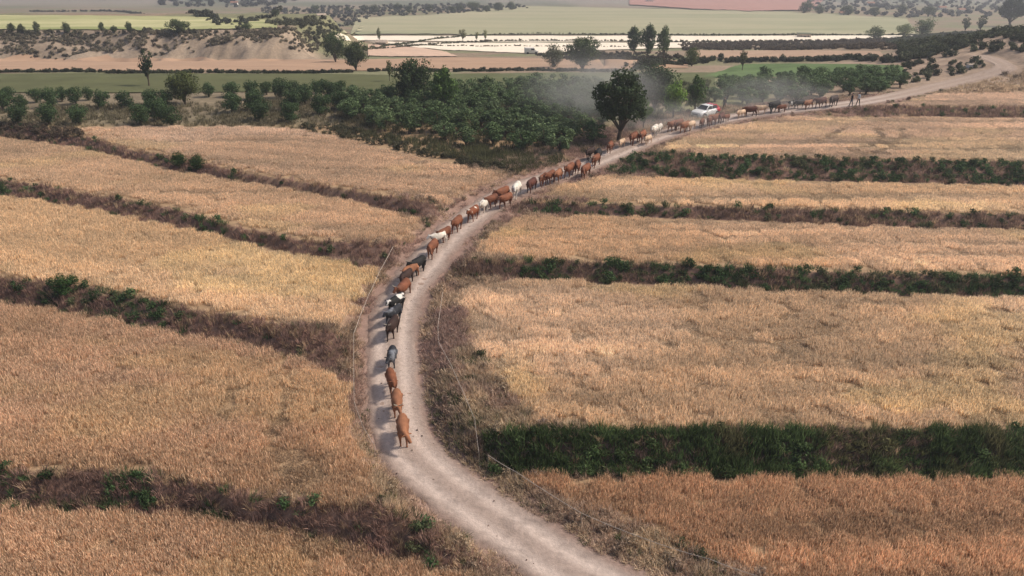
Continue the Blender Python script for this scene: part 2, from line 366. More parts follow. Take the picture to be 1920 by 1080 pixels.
# ------------------------------------------------------------ wheat on each terrace
FIELDS = [  # outline, level, straw colour, crop height, label
 ([(-150,957),(0,952),(150,960),(400,976),(540,1006),(700,1044),(830,1072),(930,1112),(1000,1200),(1000,1330),(-300,1330)], 0.0, (.50,.345,.225), 1.0, 'golden brown wheat in the corner nearest the camera, left of the track'),
 ([(-200,540),(0,571),(140,591),(300,625),(420,645),(540,671),(610,700),(655,715),(662,760),(672,800),(684,850),(694,900),(694,940),(560,936),(430,915),(280,880),(0,868),(-200,860)], 1.1, (.50,.34,.215), 1.0, 'orange brown wheat on the big left terrace beside the leading cattle'),
 ([(-200,348),(0,373),(100,385),(200,403),(360,436),(440,451),(560,482),(690,503),(712,500),(695,530),(674,570),(650,606),(560,606),(450,586),(300,555),(150,526),(0,512),(-200,495)], 2.05, (.52,.385,.245), .95, 'yellow tan wheat on the left terrace below the brown weed bank'),
 ([(-200,238),(0,261),(60,266),(150,281),(250,306),(370,331),(500,352),(600,368),(700,392),(790,415),(815,422),(780,440),(725,450),(550,440),(430,413),(300,378),(200,362),(100,345),(0,330),(-200,310)], 2.85, (.52,.38,.255), .8, 'pale wheat on the third left terrace between two weed banks'),
 ([(150,243),(300,240),(500,241),(590,250),(700,278),(800,303),(900,321),(965,337),(950,350),(895,371),(850,380),(750,367),(600,342),(450,317),(350,292),(250,276),(185,260)], 3.6, (.51,.375,.26), .7, 'pale wheat on the highest left terrace below the olive grove'),
 ([(990,899),(1200,896),(1500,897),(1920,899),(2150,901),(2400,1330),(1750,1330),(1480,1110),(1400,1070),(1250,1003),(1100,948),(1010,918)], 0.1, (.475,.312,.195), 1.05, 'deep orange wheat in the right corner below the green bank'),
 ([(862,548),(960,529),(1100,532),(1400,547),(1600,554),(1920,563),(2200,572),(2250,800),(1920,800),(1400,798),(1018,796),(955,738),(892,650)], 1.45, (.475,.355,.24), .95, 'greyish tan trampled wheat on the big right terrace'),
 ([(915,445),(965,412),(1100,408),(1200,411),(1400,418),(1600,428),(1920,436),(2150,441),(2200,518),(1920,510),(1600,504),(1300,492),(1100,483),(960,483),(905,476)], 2.35, (.50,.365,.24), .8, 'streaked tan wheat on the second right terrace'),
 ([(1010,370),(1065,347),(1140,331),(1300,338),(1500,343),(1920,353),(2150,357),(2180,405),(1920,398),(1500,388),(1200,380)], 3.05, (.53,.395,.26), .7, 'narrow strip of pale wheat between two green right banks'),
 ([(1235,284),(1268,263),(1335,242),(1425,224),(1500,218),(1650,221),(1920,224),(2100,226),(2120,307),(1920,301),(1700,297),(1400,290)], 4.05, (.48,.36,.26), .5, 'short pale stubble with wheel marks beside the far track'),
 ([(1540,203),(1625,198),(1700,184),(1760,172),(1850,160),(2040,158),(2060,200),(1920,199),(1650,200)], 4.6, (.48,.36,.265), .4, 'pale stubble on the highest right terrace by the far track'),
]
CROPW = []; CB = np.array([.985, 1.015, 1.045])
for px, lev, colr, ch, lab in FIELDS:
    poly = on_plane(px, lev); poly = resample(np.column_stack([np.vstack([poly, poly[:1]]), np.zeros(len(poly)+1)]), 1.0)[:, :2] if False else poly
    CROPW.append(poly); X, Y = jgrid(poly, .8); s, _ = road_q(X, Y); nedge = fbm(X*.5, Y*.5, 91)
    k = (np.abs(s) > 2.6+nedge*.8); X, Y = X[k], Y[k]
    Z = H(X, Y); n1 = fbm(X*.9, Y*.9, 70+int(lev*9)); n2 = fbm(X*.14, Y*.3, 71); n4 = fbm(X*.05, Y*.06, 73)
    sl = 0.0 if px[0][0] > 800 else .32; rows = fbm((X+sl*Y)*.05, (Y+sl*X)*1.1, 75, 2)
    wheel = np.zeros(len(X))
    if 'trampled' in lab: lod = ss(.55, .66, fbm(X*.8, Y*1.2, 76))*.6
    else: lod = ss(.66, .74, n1)*.5
    hs = ch*.7*(.88+.2*n1+.22*(rows-.5))*(1-lod)
    if 'wheel marks' in lab:
        for trk in ([(1645,243),(1652,258),(1640,272),(1590,285)], [(1690,243),(1690,258),(1680,268),(1660,282),(1610,292)], [(1585,243),(1555,255),(1515,272)]):
            tw = at(trk); tw = resample(tw, .5)
            dd = np.sqrt(((X[:, None]-tw[None, :, 0])**2+(Y[:, None]-tw[None, :, 1])**2).min(1)); cutw = 1-ss(.4, .85, dd); hs = hs*(1-.7*cutw); wheel = np.maximum(wheel, cutw)
    tint = np.array(colr)[None, :]*CB*{0.0: 1.42, 1.1: 1.40, 2.05: 1.62, 2.85: 1.55, 3.6: 1.5, 0.1: 1.5, 1.45: 1.75, 2.35: 1.66, 3.05: 1.55}.get(lev, 1.75)*(.86+.22*n2+.14*(n1-.5)+(.6 if px[0][0] > 800 else .36)*(rows-.5)+.14*(n4-.5))[:, None]
    if lev == 1.1:
        for trk in ([(536,730),(524,790),(516,840),(530,900)], [(600,870),(585,900),(560,935)], [(428,735),(420,770),(415,800)], [(560,860),(545,890),(535,905)]):
            tw = resample(at(trk), .4); dd = np.sqrt(((X[:, None]-tw[None, :, 0])**2+(Y[:, None]-tw[None, :, 1])**2).min(1)); cut = 1-ss(.35, .8, dd); hs = hs*(1-.75*cut); tint = tint*(1-.4*cut[:, None])
    if 'streaked' in lab or 'narrow' in lab or 'pale' in lab:
        st_ = ss(.56, .7, fbm(X*.035, Y*.9, 79)); hs = hs*(1-.4*st_); tint = tint*(1-.28*st_[:, None])
    tint = tint*(1-.55*wheel[:, None])
    spot = (rng.uniform(0, 1, len(X)) < .035) & (rng.uniform(0, 1, len(X)) < .4+1.2*n1); hs = np.where(spot, hs*.35, hs)
    tint = tint*(1-.4*lod[:, None])
    pal = ss(.5, .7, n4)[:, None]; tint = tint*(1-pal)+tint*np.array([1.05, 1.08, 1.15])*pal
    yel = ss(.55, .7, fbm(X*.09, Y*.2, 78))[:, None]; tint = tint*(1-yel)+tint*np.array([1.02, 1.05, .98])*yel
    sx = np.full(len(X), 1.0); scatter('wheat_crop', 'wheat', np.column_stack([X, Y, Z]), np.column_stack([sx, sx, hs]), tint, lab, 'wheat', .03)

# ------------------------------------------------------------ weeds, grass and shrubs on the banks
BANKV = [
 (BL, 0, 'L', [(0,.0)], 'dark red brown weeds with a green end on the nearest left bank'),
 (BL, 1, 'L', [], 'dark weeds and green grass on the second left bank below the round bush'),
 (BL, 2, 'L', [], 'purple brown weeds on the long third left bank'),
 (BL, 3, 'L', [], 'red brown weeds on the far left bank with two small bushes'),
 (BR, 0, 'R', [], 'tall dark green grass on the nearest right bank'),
 (BR, 1, 'R', [], 'dark green shrubs and grass on the second right bank'),
 (BR, 2, 'R', [], 'patchy green shrubs on the narrow third right bank'),
 (BR, 3, 'R', [], 'grey green shrubs on the thick fourth right bank'),
 (BR, 4, 'R', [], 'dry brown weeds on the farthest right bank'),
]
def greenness(side, k, x):
    n = fbm(x*.22, x*0+k*7.7, 33); n_ = fbm(x*.7, x*0+k*3.1, 34)
    if side == 'L':
        if k == 0: return np.where(x < -25.5, .7, .06+.3*ss(.58, .7, n_))
        if k == 1: return np.where((x > -35) & (x < -24), .25+.5*ss(.4, .6, n_), .06)
        if k == 2: return np.where(x < -50, .55, np.where((x > -28) & (x < -25), .75, .08))
        return np.full(np.shape(x), .08)+.2*ss(.6, .7, n_)
    return [.72+.22*ss(.3, .45, n_), .35+.55*ss(.3, .5, n_), .2+.6*ss(.45, .58, n), .3+.55*ss(.3, .5, n_), .12][k]*np.where(x > -1.5+[0, 2.5, 3, 9, 0][k], 1, .25)*(.8+.3*n_)
for B, k, side, _, lab in BANKV:
    x0, x1 = (-95, 12) if side == 'L' else (-8, 100)
    b = B[k]; yb0, yt0 = bank_edges(b, np.linspace(x0, x1, 50)); L = []
    step = [.3, .36, .42, .45][k] if side == 'L' else [.28, .34, .4, .42, .5][k]
    X, Y = jgrid([(x0, yb0.min()-1), (x1, yb0.min()-1), (x1, yt0.max()+1), (x0, yt0.max()+1)], step)
    yb, yt = bank_edges(b, X); kk = (Y > yb-.1) & (Y < yt+.15); X, Y, yb, yt = X[kk], Y[kk], yb[kk], yt[kk]
    s, _z = road_q(X, Y); kk = ((s > 2.4) if side == 'R' else (s < -2.6)) & (np.abs(X) < Y*.72+6); X, Y, yb, yt = X[kk], Y[kk], yb[kk], yt[kk]
    Z = H(X, Y); g = greenness(side, k, X); u = rng.uniform(0, 1, len(X)); n = fbm(X*.8, Y*.8, 35+k); tt = (Y-yb)/(yt-yb)
    isg = u < g; sh = isg & (rng.uniform(0, 1, len(X)) < ([.3, .5, .5, .6] if side == 'L' else [.10, .45, .7, .8, .5])[k]); gr = isg & ~sh; dr = ~isg
    P = np.column_stack([X, Y, Z])
    redd = np.array([.31, .20, .16]) if side == 'L' else np.array([.26, .175, .135])
    straw = np.array([.40, .29, .19]); strw = (rng.uniform(0, 1, len(X)) < .22+.35*ss(.75, 1.1, tt))[:, None]
    td = (redd*(1-strw)+straw*strw)*(.5+.9*n[:, None]); td *= rng.uniform(.7, 1.3, (len(X), 1))
    tg = np.array([.060, .100, .040])*(.4+1.3*n[:, None])*rng.uniform(.7, 1.4, (len(X), 1)); ol = ss(.55, .7, fbm(X*.5, Y*.5, 36))[:, None]; tg = tg*(1-ol)+np.array([.115, .125, .065])*ol
    if side == 'R' and k == 0: tg = tg*np.array([1.3, 1.15, 1.1])
    scatter('bank_weeds', 'dry', P[dr], (.55 if side == 'L' else .65)+.5*rng.uniform(0, 1, dr.sum()), td[dr], lab if g.mean() < .45 else 'dry brown stalks among the '+lab, 'weeds', .25)
    hgt = 1.0 if (side == 'R' and k == 0) else .75
    scatter('bank_grass', 'grass', P[gr], np.column_stack([np.full(gr.sum(), 1.0)]*2+[hgt*(.6+.55*ss(.3, .65, fbm(X[gr]*.6, Y[gr]*.2, 37)))*rng.uniform(.6, 1.25, gr.sum())]), tg[gr], lab if g.mean() >= .45 else 'green tufts among the '+lab, 'grass', .15)
    keep = sh & (rng.uniform(0, 1, len(X)) < .5)
    scatter('bank_shrubs', 'shrub', P[keep], rng.uniform(.6, 1.25, keep.sum()), tg[keep]*1.05, 'low leafy shrubs among the '+lab, 'shrubs', .1)
# verges along the track
for sgn, lab in ((-1, 'left'), (1, 'right')):
    X, Y = jgrid([(-45, 22), (75, 22), (75, 118), (-45, 118)], .24); X = X[:]; kk = np.abs(X) < Y*.72+6; X, Y = X[kk], Y[kk]
    s, _z = road_q(X, Y); nn_ = fbm(X*.6, Y*.6, 44); kk = (np.abs(s) > 1.55+.5*nn_) & (np.sign(s) == sgn) & (np.abs(s) < 7.5); kk &= ~((np.abs(s) < 2.4) & (nn_ < .5) & (Y > 48))
    kk &= rng.uniform(0, 1, len(X)) < np.where(Y > 60, .35, .75)
    X, Y, s, nn_ = X[kk], Y[kk], s[kk], nn_[kk]
    for pw in CROPW: kk = ~inside(pw, X, Y) | (np.abs(s) < 2.7); X, Y, s, nn_ = X[kk], Y[kk], s[kk], nn_[kk]
    mb, _k = bank_t(BL if sgn < 0 else BR, X, Y); kk = (mb < .5) | (np.abs(s) < 3.2); X, Y, s, nn_ = X[kk], Y[kk], s[kk], nn_[kk]
    Z = H(X, Y); n5 = fbm(X*.25, Y*.25, 45)
    red = np.array([.41, .285, .235]); st = np.array([.54, .42, .29]); q = ss(.4, .6, fbm(X*.45, Y*.45, 46)); near = 1-ss(34, 46, Y); q = np.clip(q*.75+near*.5, 0, 1)
    t_ = colmix(np.broadcast_to(red, (len(X), 3)), st, q)*(.65+.7*nn_[:, None]); gsel = rng.uniform(0, 1, len(X)) < .04+.25*ss(.62, .72, n5)
    t_[gsel] = np.array([.12, .13, .065])*rng.uniform(.7, 1.4, (gsel.sum(), 1))
    hgt = .78*(.45+.55*ss(1.8, 3.2, np.abs(s)))*rng.uniform(.6, 1.3, len(X))
    scatter('verge_weeds', 'dry', np.column_stack([X, Y, Z]), np.column_stack([np.full(len(X), 1.0)]*2+[hgt]), t_, 'dusty dry weeds lining the %s edge of the dirt track' % lab, 'weeds', .2)
    kk = rng.uniform(0, 1, len(X)) < .06; scatter('verge_shrubs', 'shrub', np.column_stack([X, Y, Z])[kk & (np.abs(s) > 2.3)], rng.uniform(.5, 1.0, (kk & (np.abs(s) > 2.3)).sum()), (t_*.8)[kk & (np.abs(s) > 2.3)], 'low dusty bushes on the %s edge of the dirt track' % lab, 'shrubs', .1)
i = rng.integers(0, 110, 130); o_ = rng.uniform(-1.6, 1.6, 130); X = ROAD[i, 0]+RT[i, 1]*o_+rng.normal(0, .3, 130); Y = ROAD[i, 1]-RT[i, 0]*o_+rng.normal(0, .3, 130)
scatter('dung_and_stones', 'stone', np.column_stack([X, Y, H(X, Y)+.05]), rng.uniform(.15, .7, 130)**1.3, np.array([.16, .115, .09])*rng.uniform(.6, 2.2, (130, 1)), 'scattered dung and small stones on the dirt track', 'stones')

# ------------------------------------------------------------ valley fields beyond the terraces
def drape(name, px, col, label, lift=.12, n=70, var=.25, scale=.12, stripes=None, stretch=(1, 1, 1)):
    # outline traced, carried to the land, filled with a fine sheet that follows it
    P = np.asarray(px, float); m = len(P)//2; top = P[:m]; bot = P[m:][::-1]
    t = np.linspace(0, 1, n); tt = np.linspace(0, 1, len(top)); tb = np.linspace(0, 1, len(bot))
    A = np.column_stack([np.interp(t, tt, top[:, k]) for k in range(2)]); B_ = np.column_stack([np.interp(t, tb, bot[:, k]) for k in range(2)])
    ax, ay = march(A, gz_at); bx_, by_ = march(B_, gz_at); v = np.linspace(0, 1, 24)[:, None]
    wob = (fbm(t*n*.35, t*0+len(name), 50)-.5)
    X = bx_[None]*(1-v)+ax[None]*v; Y = by_[None]*(1-v)+ay[None]*v; Y = Y+wob[None]*(ay-by_).mean()*.05
    Z = H(X, Y)+lift
    for it in range(1):   # stay above the coarser ground mesh
        Z = np.maximum(Z, gz_at(X, Y)+lift*.6)
    me = mesh_np(name, np.stack([X, Y, Z], -1).reshape(-1, 3), grid_faces(24, n), True)
    mt, tr_, b = new_mat(name+'_soil', .95, .1); g = tr_.nodes.new('ShaderNodeNewGeometry'); mp = tr_.nodes.new('ShaderNodeMapping'); mp.inputs['Scale'].default_value = stretch
    tr_.links.new(g.outputs['Position'], mp.inputs[0])
    nz = tr_.nodes.new('ShaderNodeTexNoise'); nz.inputs['Scale'].default_value = scale; nz.inputs['Detail'].default_value = 8; nz.inputs['Roughness'].default_value = .65; tr_.links.new(mp.outputs[0], nz.inputs['Vector'])
    rp_ = tr_.nodes.new('ShaderNodeValToRGB'); e = rp_.color_ramp.elements; e[0].position = .3; e[1].position = .7
    e[0].color = tuple(c*(1-var) for c in col)+(1,); e[1].color = tuple(min(1, c*(1+var)) for c in (stripes or col))+(1,)
    tr_.links.new(nz.outputs[0], rp_.inputs[0]); tr_.links.new(rp_.outputs[0], b.inputs['Base Color']); me.materials.append(mt)
    o = link(bpy.data.objects.new(name, me)); tag(o, label, 'field', kind='structure'); return o
drape('green_field', [(-200,139),(300,139),(560,139),(760,142),(780,176),(560,174),(300,174),(-200,176)], (.10,.105,.048), 'dull green crop field behind the olive bushes on the left', var=.2)
drape('green_field', [(800,140),(1050,137),(1340,137),(1340,168),(1050,170),(800,170)], (.11,.12,.056), 'dull green crop field behind the dense grove', var=.2)
drape('green_field', [(1390,121),(1480,120),(1600,121),(1690,124),(1700,146),(1600,144),(1480,144),(1310,147)], (.095,.145,.052), 'bright green crop field behind the right orchard', var=.25)
drape('bare_field', [(-200,108),(200,109),(420,111),(640,113),(640,134),(420,134),(200,134),(-200,134)], (.37,.245,.165), 'pinkish tan bare field in front of the eroded slope', var=.12, stretch=(.3,1.5,1))
drape('bare_field', [(636,113),(850,108),(1050,111),(1290,115),(1290,128),(1050,131),(850,131),(636,134)], (.37,.245,.165), 'pinkish tan bare field in front of the cream stubble', var=.12, stretch=(.3,1.5,1))
drape('bare_field', [(1300,95),(1420,95),(1530,95),(1650,97),(1660,112),(1530,111),(1420,111),(1300,112)], (.38,.26,.18), 'tan bare field behind the bright green crop', var=.12)
drape('stubble_field', [(622,68),(960,68),(1400,68),(1720,67),(1720,75),(1400,78),(960,79),(630,76)], (.80,.71,.57), 'long bright cream stubble strip at the foot of the green field', var=.08, lift=.2, stretch=(.2,2,1))
drape('stubble_field', [(690,79),(860,81),(1100,81),(1330,80),(1300,90),(1140,94),(1000,101),(830,94)], (.80,.70,.56), 'wide bright cream stubble field with dark furrow lines', var=.08, lift=.2, stretch=(.2,2,1))
drape('bare_field', [(690,84),(740,87),(790,91),(830,97),(860,107),(800,107),(745,107),(690,106)], (.55,.39,.29), 'small pink bare plot beside the stone hut', var=.08, lift=.25)
drape('green_field', [(668,34),(800,30),(980,12),(1250,18),(1500,24),(1700,36),(1720,66),(1500,66),(1250,66),(980,66),(800,66),(640,66)], (.30,.31,.18), 'wide pale green field across the valley floor', var=.14, scale=.02, lift=.4, stripes=(.36,.32,.21), stretch=(.35,1.6,1))
drape('green_field', [(-200,31),(100,30),(330,32),(520,39),(520,54),(330,58),(100,57),(-200,57)], (.24,.28,.10), 'yellow green field with pale strips on the left plateau', var=.2, scale=.05, lift=.25, stripes=(.46,.42,.24), stretch=(.25,2.2,1))
drape('red_field', [(1180,-30),(1300,-32),(1400,-34),(1560,-36),(1520,20),(1400,22),(1300,18),(1180,10)], (.40,.22,.18), 'pinkish red ploughed hillside at the top of the view', var=.1, scale=.01, lift=.8)

# ------------------------------------------------------------ trees
def leaf_mat(name):
    m, t, b = new_mat(name, .75, .2); oi = t.nodes.new('ShaderNodeObjectInfo'); g = t.nodes.new('ShaderNodeNewGeometry')
    mr = t.nodes.new('ShaderNodeMapRange'); mr.inputs[3].default_value = .85; mr.inputs[4].default_value = 2.1; t.links.new(g.outputs['Random Per Island'], mr.inputs[0])
    mx = t.nodes.new('ShaderNodeVectorMath'); mx.operation = 'SCALE'; t.links.new(oi.outputs['Color'], mx.inputs[0]); t.links.new(mr.outputs[0], mx.inputs['Scale'])
    t.links.new(mx.outputs[0], b.inputs['Base Color'])
    tl = t.nodes.new('ShaderNodeBsdfTranslucent'); t.links.new(mx.outputs[0], tl.inputs[0]); ms = t.nodes.new('ShaderNodeMixShader'); ms.inputs[0].default_value = .25
    t.links.new(b.outputs[0], ms.inputs[1]); t.links.new(tl.outputs[0], ms.inputs[2]); t.links.new(ms.outputs[0], t.nodes['Material Output'].inputs[0]); return m
M_leaf = leaf_mat('leaves'); M_bark = plain('bark', (.10, .075, .055), .95, .1, var=.35, scale=9)
def tube(pts, rad, seg=6):
    pts = [Vector(p) for p in pts]; V = []; F = []
    for i, p in enumerate(pts):
        d = (pts[min(i+1, len(pts)-1)]-pts[max(i-1, 0)]).normalized(); a = d.orthogonal().normalized(); b = d.cross(a)
        for k in range(seg):
            an = 2*math.pi*k/seg; V.append(p+(a*math.cos(an)+b*math.sin(an))*rad[i])
    for i in range(len(pts)-1):
        for k in range(seg): F.append((i*seg+k, i*seg+(k+1) % seg, (i+1)*seg+(k+1) % seg, (i+1)*seg+k))
    return [tuple(v) for v in V], F
def join_tubes(L):
    V = []; F = []
    for v, f in L: n = len(V); V += v; F += [tuple(i+n for i in q) for q in f]
    return V, F
def crown_geo(nclump, nleaf, leaf, seed, zlo, shape, cr=(.24, .42)):
    """unit tree: height 1, crown radius .5 in x and y; leaves in clumps through the crown's volume"""
    r = np.random.default_rng(seed); cc = []
    while len(cc) < nclump:
        p = r.uniform(-1, 1, 3); q = np.linalg.norm(p)
        if q > 1 or q < .25: continue
        zz = p[2]
        if shape == 'dome': p = p/max(.6, q)*r.uniform(.45, 1); zz = p[2]
        wid = {'ball': 1.0, 'dome': 1.05, 'oak': 1.0 if zz < .3 else 1.0-.25*(zz-.3), 'tall': .85-.35*abs(zz+.1), 'vase': .55+.4*zz}[shape]
        cc.append((p[0]*wid*.78, p[1]*wid*.78, zz*.8))
    cc = np.array(cc); rad = r.uniform(cr[0], cr[1], nclump)
    k = r.integers(0, nclump, nleaf); v = r.normal(size=(nleaf, 3)); v /= np.linalg.norm(v, axis=1)[:, None]; v[:, 2] += .15
    p = cc[k]+v*(rad[k]*r.uniform(.6, 1.08, nleaf))[:, None]
    half = (1-zlo)/2; S = np.array([.5, .5, half]); P = p*S+np.array([0, 0, zlo+half])
    nr = v+r.normal(0, .5, (nleaf, 3)); nr /= np.linalg.norm(nr, axis=1)[:, None]; t1 = np.cross(nr, r.normal(size=(nleaf, 3))); t1 /= np.linalg.norm(t1, axis=1)[:, None]; t2 = np.cross(nr, t1)
    l = (leaf*r.uniform(.6, 1.35, nleaf))[:, None]
    V = np.stack([P-t1*l, P-t2*l*.6, P+t1*l, P+t2*l*.6], 1).reshape(-1, 3); V[:, 2] = np.maximum(V[:, 2], .01); i = np.arange(nleaf)[:, None]*4
    return V, np.hstack([i, i+1, i+2, i+3]), cc*S+np.array([0, 0, zlo+half])
TREE = {}
def tree_kind(kind, nv, nclump, nleaf, leaf, zlo, shape, trunk_r, limbs, cr=(.24, .42)):
    L = []
    for j in range(nv):
        V, F, cc = crown_geo(nclump, nleaf, leaf, hash_(kind)+j*31, zlo, shape, cr); cm = mesh_np('crown_'+kind, V, F); cm.materials.append(M_leaf)
        r = random.Random(j+5); top = zlo+(1-zlo)*.45; jx, jy = r.uniform(-.04, .04), r.uniform(-.04, .04)
        tb = [tube([(0, 0, -.03), (jx*.3, jy*.3, zlo*.5), (jx, jy, zlo+.05), (jx*1.5, jy*1.5, top)], [trunk_r*1.35, trunk_r, trunk_r*.8, trunk_r*.35], 8)]
        for q in range(limbs):
            c = cc[q % len(cc)]; tb.append(tube([(jx*.8, jy*.8, zlo*.85), (c[0]*.45, c[1]*.45, (zlo+c[2])/2), (c[0]*.9, c[1]*.9, c[2])], [trunk_r*.55, trunk_r*.4, trunk_r*.12], 5))
        tv, tf = join_tubes(tb); tm = mesh_np('trunk_'+kind, tv, tf, True); tm.materials.append(M_bark); L.append((cm, tm))
    TREE[kind] = L
ORD = 'first second third fourth fifth sixth seventh eighth ninth tenth eleventh twelfth thirteenth fourteenth fifteenth sixteenth seventeenth eighteenth nineteenth twentieth twenty-first twenty-second twenty-third twenty-fourth twenty-fifth twenty-sixth twenty-seventh twenty-eighth twenty-ninth thirtieth'.split()
def hash_(s): return sum(ord(c)*(i+3) for i, c in enumerate(s))
tree_kind('oak', 2, 60, 7500, .022, .16, 'oak', .035, 9, (.16, .30))
tree_kind('field', 3, 30, 2600, .032, .12, 'tall', .03, 7, (.22, .38))
tree_kind('vase', 2, 16, 700, .04, .2, 'vase', .028, 8, (.18, .3))
tree_kind('dense', 2, 70, 6500, .022, .04, 'dome', .03, 6, (.2, .34))
tree_kind('olive', 5, 22, 1500, .036, .16, 'ball', .045, 6, (.2, .36))
tree_kind('round', 4, 34, 2600, .03, .0, 'dome', .05, 5, (.26, .42))
LAST = [None]
def tree(name, kind, px, top, wpx, col, label, group=None, cat='tree', pos=None, h=None, wd=None):
    if pos is None:
        p = at([px])[0]; d = p[1]*cp-(p[2]-CAMH)*sp; h = (px[1]-top)*d/FPX/ (cp*1.0+.02); wd = wpx*d/FPX
    else: p = pos
    cm, tm = random.choice(TREE[kind]); e = bpy.data.objects.new(name, None); link(e); e.location = (p[0], p[1], p[2]-.05); e.rotation_euler.z = random.uniform(0, 6.28); e.scale = (wd, wd, h); e.empty_display_size = .2
    t = link(bpy.data.objects.new('trunk', tm), e); c = link(bpy.data.objects.new('crown', cm), e); k = random.uniform(.82, 1.2); c.color = (col[0]*k*1.08, col[1]*k*1.18, col[2]*k*.82, 1)
    tag(e, label, cat, group); LAST[0] = e; return e
DK = (.02, .029, .016); OL = (.062, .078, .046); GN_ = (.06, .095, .03); BR_ = (.07, .07, .04); PALE = (.13, .13, .085); ROUND = (.032, .05, .026)
SINGLE = [
 ('oak_tree','oak',(1160,264),140,118,(.025,.037,.019),'big dark leafy tree with a bare trunk beside the dusty track'),
 ('slender_tree','vase',(1206,243),186,50,GN_,'small slender leaning tree just right of the big dark tree'),
 ('orchard_tree','field',(1262,222),156,62,(.085,.125,.035),'yellow green tree just left of the white car'),
 ('orchard_tree','field',(1302,212),148,48,(.04,.065,.024),'dark green tree directly behind the white car'),
 ('broad_tree','dense',(1228,208),116,92,(.042,.056,.036),'broad hazy tree behind the big dark tree, veiled in dust'),
 ('round_tree','dense',(775,196),106,80,(.03,.044,.022),'tall dense dark round tree above the olive grove'),
 ('round_tree','field',(834,208),133,64,(.055,.085,.03),'brighter green tree right against the dense dark round tree'),
 ('broad_bush','dense',(348,196),128,70,(.062,.068,.032),'large brownish olive bush among the left rows of round bushes'),
 ('slender_tree','vase',(280,162),96,46,DK,'dark slender tree on the edge of the dull green field'),
 ('slender_tree','vase',(731,153),113,20,BR_,'thin small tree left of the dense dark round tree'),
 ('field_tree','dense',(630,117),63,52,(.04,.052,.026),'left one of two leafy trees at the end of the eroded slope'),
 ('field_tree','dense',(668,133),74,54,(.044,.05,.028),'right one of two leafy trees at the end of the eroded slope'),
 ('field_tree','round',(1038,126),87,44,(.06,.06,.045),'lower brownish tree left of the rounded grey green tree'),
 ('field_tree','dense',(1092,132),66,72,(.05,.062,.038),'rounded grey green tree in front of the cream stubble'),
 ('field_tree','field',(1188,104),54,42,(.045,.06,.03),'leftmost of three tall trees before the cream stubble'),
 ('field_tree','field',(1214,106),50,42,(.042,.058,.03),'middle one of three tall trees before the cream stubble'),
 ('field_tree','field',(1243,112),55,36,(.06,.075,.045),'rightmost paler one of three tall trees before the cream stubble'),
 ('field_bush','round',(1297,124),88,30,(.075,.085,.04),'olive green bush right of the three tall trees'),
 ('slender_tree','vase',(1391,133),95,28,(.06,.055,.035),'small brown tree on the dark hedge behind the right orchard'),
 ('bare_tree','vase',(868,79),55,24,(.16,.14,.1),'largest pale bare tree on the cream stubble strip'),
 ('bare_tree','vase',(894,79),60,12,(.16,.14,.1),'middle small pale tree on the cream stubble strip'),
 ('bare_tree','vase',(910,79),56,14,(.15,.14,.1),'right pale narrow tree on the cream stubble strip'),
 ('poplar_tree','field',(711,78),54,10,(.1,.1,.07),'narrow poplar rising behind the stone hut'),
 ('ridge_tree','oak',(1893,50),0,64,(.024,.034,.02),'large dark tree cut by the top right corner'),
 ('ridge_tree','vase',(1808,63),34,28,(.045,.05,.03),'left one of two open crowned trees on the right ridge'),
 ('ridge_tree','vase',(1836,62),31,32,(.045,.05,.03),'right one of two open crowned trees on the right ridge'),
 ('ridge_tree','round',(1728,66),35,44,(.07,.08,.045),'wide pale green tree on the right ridge'),
 ('ridge_bush','round',(1694,70),44,34,(.12,.125,.08),'pale bush left of the wide ridge tree'),
 ('ridge_bush','round',(1640,74),51,38,(.075,.085,.045),'bush at the left foot of the right ridge'),
 ('plateau_tree','field',(24,62),45,20,(.07,.075,.05),'leftmost tree along the edge of the plateau field'),
 ('plateau_tree','field',(42,62),46,16,(.07,.075,.05),'second tree from the left along the plateau edge'),
 ('plateau_tree','field',(70,62),42,18,(.065,.07,.05),'third tree from the left along the plateau edge'),
 ('plateau_tree','field',(126,64),43,22,(.06,.07,.045),'fourth tree from the left along the plateau edge'),
 ('plateau_tree','field',(192,62),43,16,(.06,.07,.045),'fifth tree from the left along the plateau edge'),
 ('plateau_tree','field',(215,62),49,18,(.07,.08,.05),'low sixth tree from the left along the plateau edge'),
 ('plateau_tree','field',(243,62),42,18,(.055,.065,.04),'seventh tree from the left along the plateau edge'),
 ('plateau_tree','round',(336,63),36,46,(.055,.068,.036),'broadest tree on the plateau edge'),
 ('plateau_bush','round',(464,57),43,22,(.06,.07,.045),'bush on the plateau edge right of the broadest tree'),
 ('bank_bush','round',(123,552),514,58,(.022,.042,.016),'round dark green bush on top of the second left bank'),
 ('bank_bush','round',(336,314),285,34,(.024,.042,.016),'left one of two dark bushes on the far left bank'),
 ('bank_bush','round',(372,320),289,34,(.024,.042,.016),'right one of two dark bushes on the far left bank'),
]
for a in SINGLE: tree(*a, cat='bush' if 'bush' in a[0] else 'tree')
HEDGE = [(517,28,14),(590,22,16),(652,22,13),(684,21,15),(702,22,18),(745,20,18),(768,22,16),(805,20,15),(848,22,14),(862,20,16),(888,19,22),(912,20,14),(934,18,18),(958,16,16),(1508,22,26),(1535,24,18),(1590,26,22),(1640,28,20),(1690,24,20),(1740,28,22)]
for i, (x, y, w_) in enumerate(HEDGE):
    tree('far_tree', 'round', (x, y+3), y-w_*.75, w_*1.2, (.06, .066, .05), 'far small grey green tree beyond the valley fields, %s from the left' % ORD[i], 'far hedge trees beyond the valley fields')
